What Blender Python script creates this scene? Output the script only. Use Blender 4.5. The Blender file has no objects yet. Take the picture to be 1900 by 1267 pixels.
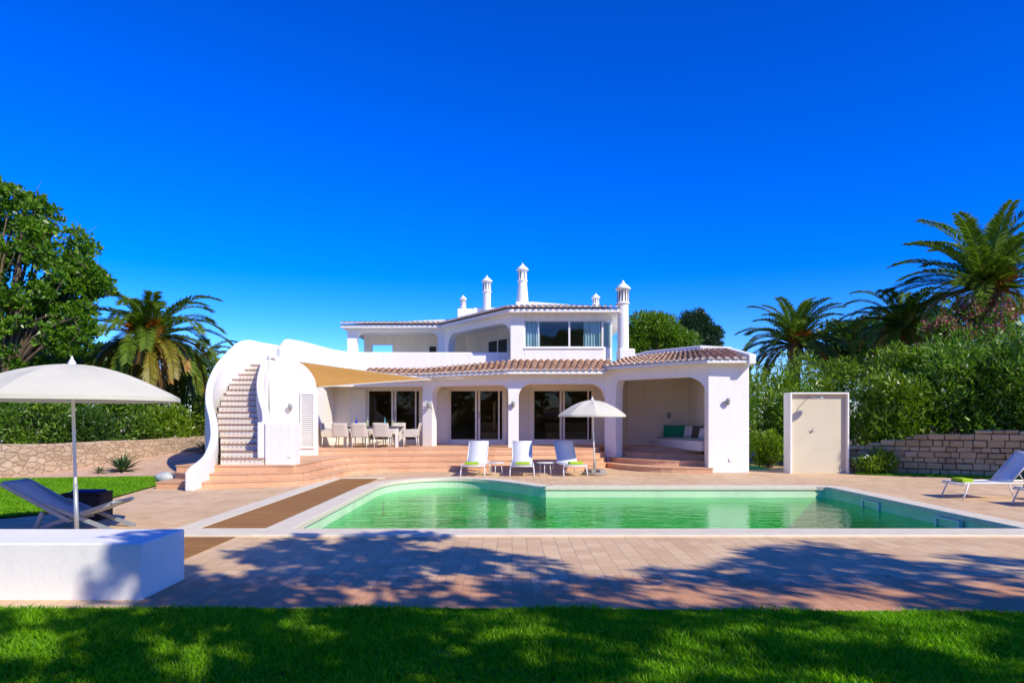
import bpy, bmesh, math, random
import numpy as np
from mathutils import Vector, Matrix
from mathutils.geometry import tessellate_polygon

random.seed(11)
rng = np.random.default_rng(7)
SC = bpy.context.scene
COL = SC.collection
R = math.radians
FPX, CX, CY, EYE = 1266.7, 950.0, 776.0, 1.7

def P(px, py, Y):                       # photo pixel + distance -> point
    return Vector(((px-CX)*Y/FPX, Y, EYE-(py-CY)*Y/FPX))
def G(px, py, z=0.0):                   # photo pixel on a level of height z
    Y = FPX*(EYE-z)/(py-CY)
    return Vector(((px-CX)*Y/FPX, Y, z))

# ------------------------------------------------------------------ tagging
def tag(o, label=None, cat=None, group=None, kind=None):
    if label: o['label'] = label
    if cat: o['category'] = cat
    if group: o['group'] = group
    if kind: o['kind'] = kind
    return o
def empty(name, loc=(0,0,0), rz=0.0, label=None, cat=None, group=None):
    o = bpy.data.objects.new(name, None); COL.objects.link(o)
    o.location = loc; o.rotation_euler = (0,0,rz)
    o.empty_display_size = .2
    return tag(o, label, cat, group)
def link(name, me, mat, parent=None):
    o = bpy.data.objects.new(name, me); COL.objects.link(o)
    if mat and not me.materials: me.materials.append(mat)
    if parent: o.parent = parent
    return o
def kids(o):
    return [c for c in bpy.data.objects if c.parent == o]
def copy_tree(o, parent=None, _map=None):
    if _map is None:
        _map = {}
        for c in bpy.data.objects:
            if c.parent: _map.setdefault(c.parent.name, []).append(c)
    c = o.copy(); COL.objects.link(c)
    if parent: c.parent = parent
    for ch in _map.get(o.name, []): copy_tree(ch, c, _map)
    return c

# ------------------------------------------------------------------ mesh builder
class MB:
    def __init__(s, org=(0,0,0)):
        s.v=[]; s.f=[]; s.sm=[]; s.o=Vector(org)
    def add(s, vs, fs, smooth=False):
        b=len(s.v); s.v += [Vector(v)-s.o for v in vs]
        s.f += [tuple(b+i for i in f) for f in fs]; s.sm += [smooth]*len(fs)
    def box(s, a, b, M=None, bev=0.0):
        (x0,y0,z0),(x1,y1,z1)=a,b
        x0,x1=min(x0,x1),max(x0,x1); y0,y1=min(y0,y1),max(y0,y1); z0,z1=min(z0,z1),max(z0,z1)
        if bev>0:
            bm=bmesh.new(); bmesh.ops.create_cube(bm,size=1)
            for v in bm.verts:
                v.co=Vector(((x0+x1)/2+v.co.x*(x1-x0),(y0+y1)/2+v.co.y*(y1-y0),(z0+z1)/2+v.co.z*(z1-z0)))
            bmesh.ops.bevel(bm,geom=list(bm.edges),offset=bev,segments=3,profile=.5,affect='EDGES')
            bm.verts.index_update()
            vs=[v.co.copy() for v in bm.verts]; fs=[[v.index for v in f.verts] for f in bm.faces]; bm.free()
            if M: vs=[M@v for v in vs]
            s.add(vs,fs,True); return
        vs=[Vector(p) for p in ((x0,y0,z0),(x1,y0,z0),(x1,y1,z0),(x0,y1,z0),(x0,y0,z1),(x1,y0,z1),(x1,y1,z1),(x0,y1,z1))]
        if M: vs=[M@v for v in vs]
        s.add(vs,[(3,2,1,0),(4,5,6,7),(0,1,5,4),(1,2,6,5),(2,3,7,6),(3,0,4,7)])
    def prism(s, poly, z0, z1, bottom=True, M=None):
        n=len(poly)
        A=sum(poly[i][0]*poly[(i+1)%n][1]-poly[(i+1)%n][0]*poly[i][1] for i in range(n))
        if A<0: poly=poly[::-1]
        tri=tessellate_polygon([[Vector((p[0],p[1],0)) for p in poly]])
        vs=[Vector((p[0],p[1],z0)) for p in poly]+[Vector((p[0],p[1],z1)) for p in poly]
        fs=[]
        for t in tri:
            a,b,c=[vs[i] for i in t]
            if (b-a).cross(c-a).z<0: t=t[::-1]
            fs.append(tuple(i+n for i in t))
            if bottom: fs.append(tuple(t[::-1]))
        for i in range(n):
            j=(i+1)%n; fs.append((i,j,j+n,i+n))
        if M: vs=[M@v for v in vs]
        s.add(vs,fs)
    def sheet(s, poly, z, holes=()):
        loops=[[Vector((p[0],p[1],0)) for p in poly]]+[[Vector((p[0],p[1],0)) for p in h] for h in holes]
        vs=[Vector((v.x,v.y,z)) for l in loops for v in l]
        fs=[]
        for t in tessellate_polygon(loops):
            a,b,c=[vs[i] for i in t]
            if (b-a).cross(c-a).z<0: t=t[::-1]
            fs.append(tuple(t))
        s.add(vs,fs)
    def tube(s, pts, r, n=8, cap=True, r1=None):
        pts=[Vector(p) for p in pts]; m=len(pts); vs=[]; fs=[]
        for i,p in enumerate(pts):
            d=(pts[min(i+1,m-1)]-pts[max(i-1,0)]).normalized()
            a=Vector((0,0,1)) if abs(d.z)<.9 else Vector((1,0,0))
            u=d.cross(a).normalized(); w=d.cross(u)
            rr=r if r1 is None else r+(r1-r)*i/(m-1)
            if isinstance(r,(list,tuple)): rr=r[i]
            for k in range(n):
                t=2*math.pi*k/n; vs.append(p+u*math.cos(t)*rr+w*math.sin(t)*rr)
        for i in range(m-1):
            for k in range(n):
                a=i*n+k; b=i*n+(k+1)%n; fs.append((a,a+n,b+n,b))
        if cap: fs += [tuple(range(n)),tuple((m-1)*n+k for k in range(n-1,-1,-1))]
        s.add(vs,fs,True)
    def lathe(s, prof, c=(0,0,0), n=24, smooth=True):
        c=Vector(c); vs=[]; fs=[]; m=len(prof)
        for r,z in prof:
            for k in range(n):
                t=2*math.pi*k/n; vs.append(c+Vector((r*math.cos(t),r*math.sin(t),z)))
        for i in range(m-1):
            for k in range(n):
                a=i*n+k; b=i*n+(k+1)%n; fs.append((a,b,b+n,a+n))
        s.add(vs,fs,smooth)
    def strip(s, pts, bottoms, tops, th, cap=True):
        """standing wall along a plan path: thickness th to the left of the path, own bottom and top per point"""
        pts=[Vector((p[0],p[1],0)) for p in pts]; m=len(pts); N=[]
        for i in range(m):
            a=(pts[i]-pts[i-1]).normalized() if i>0 else None
            b=(pts[i+1]-pts[i]).normalized() if i<m-1 else None
            na=Vector((-a.y,a.x,0)) if a else None; nb=Vector((-b.y,b.x,0)) if b else None
            if na is None: N.append(nb*th)
            elif nb is None: N.append(na*th)
            else:
                k=(na+nb).normalized(); N.append(k*th/max(.35,k.dot(na)))
        vs=[]; fs=[]
        for i in range(m):
            p=pts[i]; q=p+N[i]
            vs += [Vector((p.x,p.y,bottoms[i])),Vector((q.x,q.y,bottoms[i])),Vector((q.x,q.y,tops[i])),Vector((p.x,p.y,tops[i]))]
        for i in range(m-1):
            a=4*i; b=a+4
            fs += [(a,b,b+3,a+3),(a+1,a+2,b+2,b+1),(a+3,b+3,b+2,a+2),(a,a+1,b+1,b)]
        if cap: fs += [(0,3,2,1),(4*m-4,4*m-3,4*m-2,4*m-1)]
        s.add(vs,fs)
    def build(s, name, mat, parent=None, bevel=0.0, seg=2, smooth=None, sub=0):
        me=bpy.data.meshes.new(name)
        me.from_pydata([tuple(v) for v in s.v],[],s.f); me.update()
        sm = s.sm if smooth is None else [smooth]*len(s.f)
        me.polygons.foreach_set('use_smooth',sm)
        o=link(name,me,mat,parent)
        if bevel>0:
            m=o.modifiers.new('bevel','BEVEL'); m.width=bevel; m.segments=seg; m.limit_method='ANGLE'; m.angle_limit=R(40)
        if sub: 
            m=o.modifiers.new('sub','SUBSURF'); m.levels=sub; m.render_levels=sub
        return o

def np_mesh(name, verts, nper, mat, parent=None, smooth=False):
    """many separate n-gons of nper corners each, fast"""
    verts=np.asarray(verts,dtype=np.float32); nv=len(verts); nf=nv//nper
    me=bpy.data.meshes.new(name)
    me.vertices.add(nv); me.vertices.foreach_set('co',verts.ravel())
    me.loops.add(nv); me.loops.foreach_set('vertex_index',np.arange(nv,dtype=np.int32))
    me.polygons.add(nf); me.polygons.foreach_set('loop_start',np.arange(0,nv,nper,dtype=np.int32))
    me.polygons.foreach_set('loop_total',np.full(nf,nper,dtype=np.int32))
    me.update(calc_edges=True)
    return link(name,me,mat,parent)

# ------------------------------------------------------------------ materials
def newmat(name):
    m=bpy.data.materials.new(name); m.use_nodes=True
    nt=m.node_tree; b=nt.nodes['Principled BSDF']
    return m,nt,b
def ramp(nt, fac, cols, pos=None):
    n=nt.nodes.new('ShaderNodeValToRGB'); e=n.color_ramp.elements
    pos=pos or [i/(len(cols)-1) for i in range(len(cols))]
    while len(e)<len(cols): e.new(.5)
    for i,(c,p) in enumerate(zip(cols,pos)): e[i].position=p; e[i].color=(*c,1)
    nt.links.new(fac,n.inputs[0]); return n.outputs[0]
def coords(nt, scale=(1,1,1), rot=(0,0,0), kind='Object'):
    t=nt.nodes.new('ShaderNodeTexCoord'); m=nt.nodes.new('ShaderNodeMapping')
    m.inputs['Scale'].default_value=scale; m.inputs['Rotation'].default_value=rot
    nt.links.new(t.outputs[kind],m.inputs[0]); return m.outputs[0]
def noise(nt, vec, scale, detail=4, rough=.55):
    n=nt.nodes.new('ShaderNodeTexNoise'); n.inputs['Scale'].default_value=scale
    n.inputs['Detail'].default_value=detail; n.inputs['Roughness'].default_value=rough
    if vec is not None: nt.links.new(vec,n.inputs['Vector'])
    return n.outputs['Fac']
def bump(nt, b, h, strength=.3, dist=.01):
    n=nt.nodes.new('ShaderNodeBump'); n.inputs['Strength'].default_value=strength; n.inputs['Distance'].default_value=dist
    nt.links.new(h,n.inputs['Height']); nt.links.new(n.outputs[0],b.inputs['Normal']); return n
def mixc(nt, f, a, b, mode='MIX'):
    n=nt.nodes.new('ShaderNodeMix'); n.data_type='RGBA'; n.blend_type=mode
    for i,x in ((0,f),(6,a),(7,b)):
        if hasattr(x,'is_linked') or hasattr(x,'links'): nt.links.new(x,n.inputs[i])
        else: n.inputs[i].default_value = x if i==0 else (*x,1)
    return n.outputs[2]
def plain(name, col, rough=.5, metal=0.0, var=.08, nscale=6, bmp=0.0, spec=.5):
    m,nt,b=newmat(name); v=coords(nt)
    f=noise(nt,v,nscale)
    lo=tuple(c*(1-var) for c in col); hi=tuple(min(1,c*(1+var)) for c in col)
    nt.links.new(ramp(nt,f,[lo,hi],[.3,.7]),b.inputs['Base Color'])
    b.inputs['Roughness'].default_value=rough; b.inputs['Metallic'].default_value=metal
    b.inputs['Specular IOR Level'].default_value=spec
    if bmp: bump(nt,b,noise(nt,v,nscale*12,3),bmp,.004)
    return m
def m_white(name='whitewash', col=(.83,.81,.755)):
    m,nt,b=newmat(name); v=coords(nt)
    f=noise(nt,v,.9,5); g=noise(nt,coords(nt,(3,3,.5)),2.2,4)
    c=ramp(nt,f,[tuple(x*.955 for x in col),col],[.3,.6])
    c=mixc(nt,.4,c,ramp(nt,g,[tuple(x*k for x,k in zip(col,(.87,.86,.83))),col],[.30,.52]))
    nt.links.new(c,b.inputs['Base Color']); b.inputs['Roughness'].default_value=.85
    b.inputs['Specular IOR Level'].default_value=.25
    bump(nt,b,noise(nt,v,14,6,.65),.35,.012); return m
def m_leaf(name, cols, trans=.35, rough=.36, nsc=.7):
    m,nt,b=newmat(name)
    g=nt.nodes.new('ShaderNodeNewGeometry'); v=coords(nt)
    f=noise(nt,v,nsc,3)
    mx=nt.nodes.new('ShaderNodeMath'); mx.operation='MULTIPLY_ADD'; mx.inputs[1].default_value=.55
    nt.links.new(g.outputs['Random Per Island'],mx.inputs[0])
    m2=nt.nodes.new('ShaderNodeMath'); m2.operation='MULTIPLY'; m2.inputs[1].default_value=.45; nt.links.new(f,m2.inputs[0])
    nt.links.new(m2.outputs[0],mx.inputs[2])
    c=ramp(nt,mx.outputs[0],cols)
    nt.links.new(c,b.inputs['Base Color']); b.inputs['Roughness'].default_value=rough
    b.inputs['Specular IOR Level'].default_value=.4
    t=nt.nodes.new('ShaderNodeBsdfTranslucent'); 
    tc=mixc(nt,1.0,c,(1.0,1.25,.45),'MULTIPLY'); nt.links.new(tc,t.inputs[0])
    s=nt.nodes.new('ShaderNodeMixShader'); s.inputs[0].default_value=trans
    nt.links.new(b.outputs[0],s.inputs[1]); nt.links.new(t.outputs[0],s.inputs[2])
    nt.links.new(s.outputs[0],nt.nodes['Material Output'].inputs[0]); return m
def m_paving(name, cols, w=.30, h=.10, mortar=(.46,.31,.20), rot=R(90), ms=.006, bs=.5, blend=None):
    m,nt,b=newmat(name); v=coords(nt,rot=(0,0,rot))
    if rot==0:
        sx_=nt.nodes.new('ShaderNodeSeparateXYZ'); nt.links.new(v,sx_.inputs[0]); ay=nt.nodes.new('ShaderNodeMath'); nt.links.new(sx_.outputs[1],ay.inputs[0]); nt.links.new(sx_.outputs[2],ay.inputs[1])
        cx_=nt.nodes.new('ShaderNodeCombineXYZ'); nt.links.new(sx_.outputs[0],cx_.inputs[0]); nt.links.new(ay.outputs[0],cx_.inputs[1]); v=cx_.outputs[0]
    br=nt.nodes.new('ShaderNodeTexBrick'); nt.links.new(v,br.inputs[0])
    br.inputs['Scale'].default_value=1; br.inputs['Brick Width'].default_value=w; br.inputs['Row Height'].default_value=h
    br.inputs['Mortar Size'].default_value=ms; br.inputs['Mortar Smooth'].default_value=.3; br.inputs['Bias'].default_value=0
    br.inputs['Color1'].default_value=(0,0,0,1); br.inputs['Color2'].default_value=(1,1,1,1); br.inputs['Mortar'].default_value=(.5,.5,.5,1)
    per=ramp(nt,br.outputs['Color'],cols)
    big=noise(nt,v,.55,5); c=mixc(nt,.42,per,ramp(nt,big,[cols[0],cols[-1]],[.35,.65]))
    fine=noise(nt,v,45,3); c=mixc(nt,.25,c,ramp(nt,fine,[cols[0],cols[-1]],[.35,.65]))
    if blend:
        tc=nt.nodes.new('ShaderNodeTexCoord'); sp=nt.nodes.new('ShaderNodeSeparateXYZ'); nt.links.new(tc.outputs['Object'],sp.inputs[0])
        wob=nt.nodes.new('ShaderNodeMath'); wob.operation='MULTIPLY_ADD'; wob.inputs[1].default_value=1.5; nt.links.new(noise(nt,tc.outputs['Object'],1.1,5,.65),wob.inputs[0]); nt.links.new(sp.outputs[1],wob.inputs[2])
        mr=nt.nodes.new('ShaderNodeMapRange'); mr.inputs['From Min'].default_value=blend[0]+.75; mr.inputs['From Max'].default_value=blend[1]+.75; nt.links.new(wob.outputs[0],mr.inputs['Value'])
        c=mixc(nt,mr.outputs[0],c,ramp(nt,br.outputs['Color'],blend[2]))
    c=mixc(nt,br.outputs['Fac'],c,mortar)
    nt.links.new(c,b.inputs['Base Color']); b.inputs['Roughness'].default_value=.8
    b.inputs['Specular IOR Level'].default_value=.25
    inv=nt.nodes.new('ShaderNodeMath'); inv.operation='SUBTRACT'; inv.inputs[0].default_value=1; nt.links.new(br.outputs['Fac'],inv.inputs[1])
    ad=nt.nodes.new('ShaderNodeMath'); ad.operation='MULTIPLY_ADD'; ad.inputs[1].default_value=.3; nt.links.new(fine,ad.inputs[0]); nt.links.new(inv.outputs[0],ad.inputs[2])
    bump(nt,b,ad.outputs[0],bs,.004); return m
def m_stone(name, cols, mortar, scale=2.0, zs=1.6, edge=.05):
    m,nt,b=newmat(name); v=coords(nt,(scale,scale,scale*zs))
    w=nt.nodes.new('ShaderNodeTexNoise'); w.inputs['Scale'].default_value=2.2; nt.links.new(v,w.inputs['Vector'])
    ad=nt.nodes.new('ShaderNodeVectorMath'); ad.operation='MULTIPLY_ADD'; ad.inputs[1].default_value=(.35,.35,.35)
    nt.links.new(w.outputs['Color'],ad.inputs[0]); nt.links.new(v,ad.inputs[2])
    vo=nt.nodes.new('ShaderNodeTexVoronoi'); nt.links.new(ad.outputs[0],vo.inputs['Vector']); vo.inputs['Scale'].default_value=1.6
    ve=nt.nodes.new('ShaderNodeTexVoronoi'); ve.feature='DISTANCE_TO_EDGE'; nt.links.new(ad.outputs[0],ve.inputs['Vector']); ve.inputs['Scale'].default_value=1.6
    sp=nt.nodes.new('ShaderNodeSeparateColor'); nt.links.new(vo.outputs['Color'],sp.inputs[0])
    c=ramp(nt,sp.outputs[0],cols); f=noise(nt,v,9,5)
    c=mixc(nt,.4,c,ramp(nt,f,[cols[0],cols[-1]],[.3,.7]))
    e=ramp(nt,ve.outputs['Distance'],[(1,1,1),(0,0,0)],[edge*.4,edge*1.6])
    c=mixc(nt,e,c,mortar); nt.links.new(c,b.inputs['Base Color']); b.inputs['Roughness'].default_value=.9
    h=ramp(nt,ve.outputs['Distance'],[(0,0,0),(1,1,1)],[0,edge*3]); 
    h2=mixc(nt,.35,h,f); bump(nt,b,h2,.9,.05); return m
def m_island(name, cols, rough=.8, nsc=8, bmp=.4):
    m,nt,b=newmat(name); g=nt.nodes.new('ShaderNodeNewGeometry'); v=coords(nt)
    c=ramp(nt,g.outputs['Random Per Island'],cols); f=noise(nt,v,nsc,5)
    c=mixc(nt,.45,c,ramp(nt,f,[cols[0],cols[-1]],[.3,.7])); nt.links.new(c,b.inputs['Base Color'])
    b.inputs['Roughness'].default_value=rough; b.inputs['Specular IOR Level'].default_value=.25
    if bmp: bump(nt,b,noise(nt,v,nsc*6,4),bmp,.01)
    return m
def one_sided(nt, fr):
    g=nt.nodes.new('ShaderNodeNewGeometry'); m=nt.nodes.new('ShaderNodeMath'); m.operation='MULTIPLY_ADD'; m.inputs[1].default_value=-1; m.inputs[2].default_value=1
    nt.links.new(g.outputs['Backfacing'],m.inputs[0]); k=nt.nodes.new('ShaderNodeMath'); k.operation='MULTIPLY'
    nt.links.new(m.outputs[0],k.inputs[0]); nt.links.new(fr,k.inputs[1]); return k.outputs[0]
def m_glass(name, tint=(.75,.85,.82), ior=1.5):
    m,nt,b=newmat(name); nt.nodes.remove(b)
    fr=nt.nodes.new('ShaderNodeFresnel'); fr.inputs[0].default_value=ior
    t=nt.nodes.new('ShaderNodeBsdfTransparent'); t.inputs[0].default_value=(*tint,1)
    g=nt.nodes.new('ShaderNodeBsdfGlossy'); g.inputs['Roughness'].default_value=.01
    s=nt.nodes.new('ShaderNodeMixShader'); nt.links.new(one_sided(nt,fr.outputs[0]),s.inputs[0])
    nt.links.new(t.outputs[0],s.inputs[1]); nt.links.new(g.outputs[0],s.inputs[2])
    nt.links.new(s.outputs[0],nt.nodes['Material Output'].inputs[0]); return m
def m_fabric(name, col, trans=.3, sc=400, tcol=None):
    m,nt,b=newmat(name); v=coords(nt); f=noise(nt,v,3,4)
    c=ramp(nt,f,[tuple(x*.92 for x in col),col],[.3,.7]); nt.links.new(c,b.inputs['Base Color']); b.inputs['Roughness'].default_value=.9
    b.inputs['Specular IOR Level'].default_value=.15
    bump(nt,b,noise(nt,v,sc*.25,2),.15,.002)
    t=nt.nodes.new('ShaderNodeBsdfTranslucent'); t.inputs[0].default_value=(*(tcol or col),1)
    s=nt.nodes.new('ShaderNodeMixShader'); s.inputs[0].default_value=trans
    nt.links.new(b.outputs[0],s.inputs[1]); nt.links.new(t.outputs[0],s.inputs[2])
    nt.links.new(s.outputs[0],nt.nodes['Material Output'].inputs[0]); return m
def m_water(name):
    m,nt,b=newmat(name); nt.nodes.remove(b)
    v=coords(nt,(1.0,2.2,1)); n1=noise(nt,v,1.6,3,.55); n2=noise(nt,v,5.5,3,.5)
    ad=nt.nodes.new('ShaderNodeMath'); ad.operation='MULTIPLY_ADD'; ad.inputs[1].default_value=.3
    nt.links.new(n2,ad.inputs[0]); nt.links.new(n1,ad.inputs[2])
    bp=nt.nodes.new('ShaderNodeBump'); bp.inputs['Strength'].default_value=.42; bp.inputs['Distance'].default_value=.05
    nt.links.new(ad.outputs[0],bp.inputs['Height'])
    fr=nt.nodes.new('ShaderNodeFresnel'); fr.inputs[0].default_value=1.36; nt.links.new(bp.outputs[0],fr.inputs['Normal'])
    t=nt.nodes.new('ShaderNodeBsdfRefraction'); t.inputs['IOR'].default_value=1.2; t.inputs['Roughness'].default_value=0
    t.inputs[0].default_value=WATER_TINT; nt.links.new(bp.outputs[0],t.inputs['Normal'])
    tr=nt.nodes.new('ShaderNodeBsdfTransparent'); tr.inputs[0].default_value=WATER_TINT
    mt=nt.nodes.new('ShaderNodeMixShader'); mt.inputs[0].default_value=1.0
    nt.links.new(t.outputs[0],mt.inputs[1]); nt.links.new(tr.outputs[0],mt.inputs[2])
    g=nt.nodes.new('ShaderNodeBsdfGlossy'); g.inputs['Roughness'].default_value=.02; g.inputs[0].default_value=(.85,1,.93,1); nt.links.new(bp.outputs[0],g.inputs['Normal'])
    s=nt.nodes.new('ShaderNodeMixShader'); nt.links.new(one_sided(nt,fr.outputs[0]),s.inputs[0])
    nt.links.new(mt.outputs[0],s.inputs[1]); nt.links.new(g.outputs[0],s.inputs[2])
    nt.links.new(s.outputs[0],nt.nodes['Material Output'].inputs[0]); return m
WATER_TINT=(.04,.66,.29,1)

M={}
M['white']=m_white()
M['inner']=m_white('inner_plaster',(.83,.77,.65))  # warmer tone of the whitewash for porch, alcove and gallery interiors
M['cream']=plain('cream_paint',(.62,.58,.48),.5,var=.05)
M['frame']=plain('white_frame',(.72,.71,.66),.4,var=.04)
M['tile']=m_island('clay_tile',[(.34,.175,.105),(.52,.31,.20),(.66,.46,.33),(.45,.25,.155)])
M['tile_pale']=m_island('weathered_clay_tile',[(.48,.27,.16),(.66,.45,.30),(.74,.58,.43),(.56,.35,.22)])
M['mortar']=plain('lime_mortar',(.74,.70,.64),.9,var=.1,nscale=12)
M['deck']=m_paving('terracotta_paving',[(.54,.34,.18),(.70,.48,.265),(.79,.575,.335)],w=.30,h=.20,ms=.006)
M['terrace']=m_paving('terracotta_tiles',[(.57,.31,.165),(.67,.395,.23),(.75,.475,.29)],w=.6,h=.3,mortar=(.48,.30,.20),rot=0,ms=.006)
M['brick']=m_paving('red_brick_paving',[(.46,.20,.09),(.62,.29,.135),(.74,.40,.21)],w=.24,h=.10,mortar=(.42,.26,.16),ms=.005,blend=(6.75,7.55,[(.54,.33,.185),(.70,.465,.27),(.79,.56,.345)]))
M['coping']=plain('pale_stone_coping',(.72,.635,.47),.75,var=.07,nscale=5,bmp=.2)
M['basin']=plain('pool_plaster',(.56,.78,.48),.7,var=.10,nscale=1.5)
M['water']=m_water('pool_water')
M['timber']=m_paving('brown_timber_slats',[(.25,.115,.03),(.33,.16,.045),(.40,.20,.06)],w=1.05,h=.09,mortar=(.07,.035,.015),rot=0,ms=.004,bs=.8)
M['rubble']=m_stone('rubble_limestone',[(.34,.22,.13),(.50,.36,.23),(.60,.46,.32)],(.50,.35,.24),2.4,1.7,.03)
M['block']=plain('block',(.4,.37,.3),.9)
M['sand']=plain('sandy_soil',(.60,.39,.25),.95,var=.14,nscale=2.5,bmp=.5)
M['soil']=plain('garden_soil',(.20,.14,.085),.95,var=.3,nscale=2,bmp=.5)
M['glass']=m_glass('door_glass',(.80,.76,.66),1.4)
M['glass_up']=m_glass('window_glass',(.90,.97,.97),1.6)
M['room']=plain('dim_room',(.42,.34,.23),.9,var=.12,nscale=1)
M['dark']=plain('dark_gap',(.02,.02,.02),.6)
M['curtain']=m_fabric('pale_blue_curtain',(.62,.74,.78),.3)
M['sail']=m_fabric('ochre_sail',(.53,.295,.085),.28,tcol=(.62,.34,.09))
M['canopy']=m_fabric('offwhite_canvas',(.80,.79,.66),.30,tcol=(.70,.68,.45))
M['pole']=plain('grey_aluminium',(.42,.45,.46),.4,.5)
M['whitepole']=plain('white_enamel',(.76,.76,.74),.35,var=.03)
M['mesh_white']=m_fabric('white_textilene',(.76,.77,.77),.12)
M['chair_weave']=m_fabric('pale_woven_resin',(.62,.57,.50),.05)
M['towel']=m_fabric('lime_towel',(.42,.62,.03),.05)
M['steel']=plain('brushed_steel',(.55,.55,.54),.25,.95)
M['lamp_grey']=plain('grey_cast_metal',(.33,.36,.37),.5,.4)
M['greycloth']=m_fabric('grey_sling',(.56,.58,.55),.15)
M['greyframe']=plain('grey_painted_frame',(.30,.34,.36),.45,.2)
M['wicker']=plain('dark_wicker',(.018,.011,.009),.85,var=.4,nscale=60,bmp=.6)
M['navy']=m_fabric('navy_cushion',(.03,.035,.18),.02)
M['plinth']=plain('grey_stone_base',(.30,.26,.21),.9,var=.2,bmp=.3)
M['panel']=plain('tan_render',(.60,.53,.38),.8,var=.05,nscale=2)
M['greenc']=m_fabric('green_cushion',(.02,.30,.16),.02)
M['whitec']=m_fabric('white_cushion',(.7,.7,.68),.02)
M['brownc']=m_fabric('brown_cushion',(.14,.10,.08),.02)
M['bottle_blue']=plain('cobalt_glass',(.02,.015,.45),.08)
M['bottle_green']=plain('pale_green_glass',(.35,.42,.25),.08)
M['bottle_teal']=plain('teal_glass',(.12,.40,.42),.08)
M['bowl']=plain('brown_bowl',(.30,.14,.06),.4)
M['tabletop']=plain('dark_table_top',(.07,.07,.065),.3)
M['urn']=plain('pale_grey_glaze',(.42,.45,.43),.5,var=.15)
M['hose']=plain('green_plastic_mat',(.02,.35,.12),.5)
M['bark']=plain('bark',(.16,.115,.075),.95,var=.35,nscale=9,bmp=.8)
M['palmbark']=plain('palm_bark',(.20,.125,.07),.95,var=.4,nscale=9,bmp=.8)
M['leaf_tree']=m_leaf('broad_leaves',[(.025,.085,.004),(.095,.22,.01),(.24,.38,.02)])
M['leaf_ole']=m_leaf('oleander_leaves',[(.02,.075,.006),(.11,.235,.015),(.36,.50,.06)])
M['leaf_yel']=m_leaf('yellow_green_leaves',[(.07,.14,.006),(.17,.28,.012),(.30,.42,.03)])
M['leaf_dark']=m_leaf('dark_leaves',[(.02,.06,.01),(.045,.12,.015),(.10,.20,.02)])
M['leaf_pine']=m_leaf('pine_needles',[(.06,.13,.008),(.14,.26,.012),(.24,.38,.03)])
M['leaf_blue']=m_leaf('grey_green_needles',[(.02,.05,.025),(.04,.09,.045),(.08,.15,.07)])
M['frond']=m_leaf('palm_fronds',[(.045,.10,.01),(.14,.235,.02),(.31,.37,.05)],.3,.35)
M['frond_dry']=m_leaf('dry_fronds',[(.26,.12,.025),(.45,.24,.06),(.55,.36,.12)],.2,.7)
M['frond_gold']=m_leaf('yellowing_fronds',[(.14,.14,.015),(.28,.24,.03),(.38,.30,.05)],.25,.45)
M['fruit']=m_leaf('orange_date_stalks',[(.40,.12,.015),(.55,.20,.02),(.62,.28,.04)],.2,.6)
M['bract']=m_leaf('magenta_bracts',[(.28,.06,.10),(.40,.13,.14),(.42,.22,.12)],.3,.7)
M['flower']=m_leaf('white_petals',[(.7,.62,.62),(.8,.75,.75)],.3,.7)
M['flower_red']=m_leaf('red_petals',[(.55,.06,.05),(.6,.1,.08)],.3,.7)
M['agave']=m_leaf('agave_leaves',[(.03,.075,.025),(.06,.13,.04),(.10,.17,.05)],.1,.4)
M['yucca']=m_leaf('yucca_leaves',[(.06,.08,.015),(.13,.13,.03),(.25,.19,.07)],.15,.5)
M['grass']=m_leaf('grass_blades',[(.05,.18,.002),(.20,.47,.005),(.46,.74,.016)],.5,.5,1.2)
M['turf']=plain('turf_soil',(.05,.10,.012),.95,var=.3,nscale=20)
M['cloth_int']=plain('interior_upholstery',(.5,.48,.42),.8)

# ------------------------------------------------------------------ world, sun, camera
SUNV=Vector((.93,-.90,1.0)).normalized()         # towards the sun
w=bpy.data.worlds.new('World'); SC.world=w; w.use_nodes=True
nt=w.node_tree; bg=nt.nodes['Background']
sk=nt.nodes.new('ShaderNodeTexSky'); sk.sky_type='NISHITA'; sk.sun_disc=False
sk.sun_elevation=math.asin(SUNV.z); sk.sun_rotation=math.atan2(SUNV.x,SUNV.y)
sk.altitude=0; sk.air_density=1.0; sk.dust_density=.2; sk.ozone_density=3.0
hs=nt.nodes.new('ShaderNodeHueSaturation'); hs.inputs['Saturation'].default_value=1.66; hs.inputs['Hue'].default_value=.5
nt.links.new(sk.outputs[0],hs.inputs['Color'])
vm=nt.nodes.new('ShaderNodeVectorMath'); vm.operation='MULTIPLY'; vm.inputs[1].default_value=(.58/7,.67/7,1.08/7)
nt.links.new(hs.outputs[0],vm.inputs[0]); gm=nt.nodes.new('ShaderNodeGamma'); gm.inputs[1].default_value=1.26; nt.links.new(vm.outputs[0],gm.inputs[0])
vs_=nt.nodes.new('ShaderNodeVectorMath'); vs_.operation='SCALE'; vs_.inputs['Scale'].default_value=7.0; nt.links.new(gm.outputs[0],vs_.inputs[0])
nt.links.new(vs_.outputs[0],bg.inputs[0])
bg.inputs[1].default_value=.15
sd=bpy.data.lights.new('sun','SUN'); sd.energy=3.15; sd.angle=R(.53); sd.color=(1,.92,.74)
so=bpy.data.objects.new('sun',sd); COL.objects.link(so); so.rotation_euler=SUNV.to_track_quat('Z','Y').to_euler(); so.location=(20,-20,30)
cd=bpy.data.cameras.new('camera'); cd.lens=24; cd.sensor_width=36; cd.sensor_fit='HORIZONTAL'
cd.shift_y=(CY-633.5)/1900; cd.clip_start=.1; cd.clip_end=2000
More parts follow.
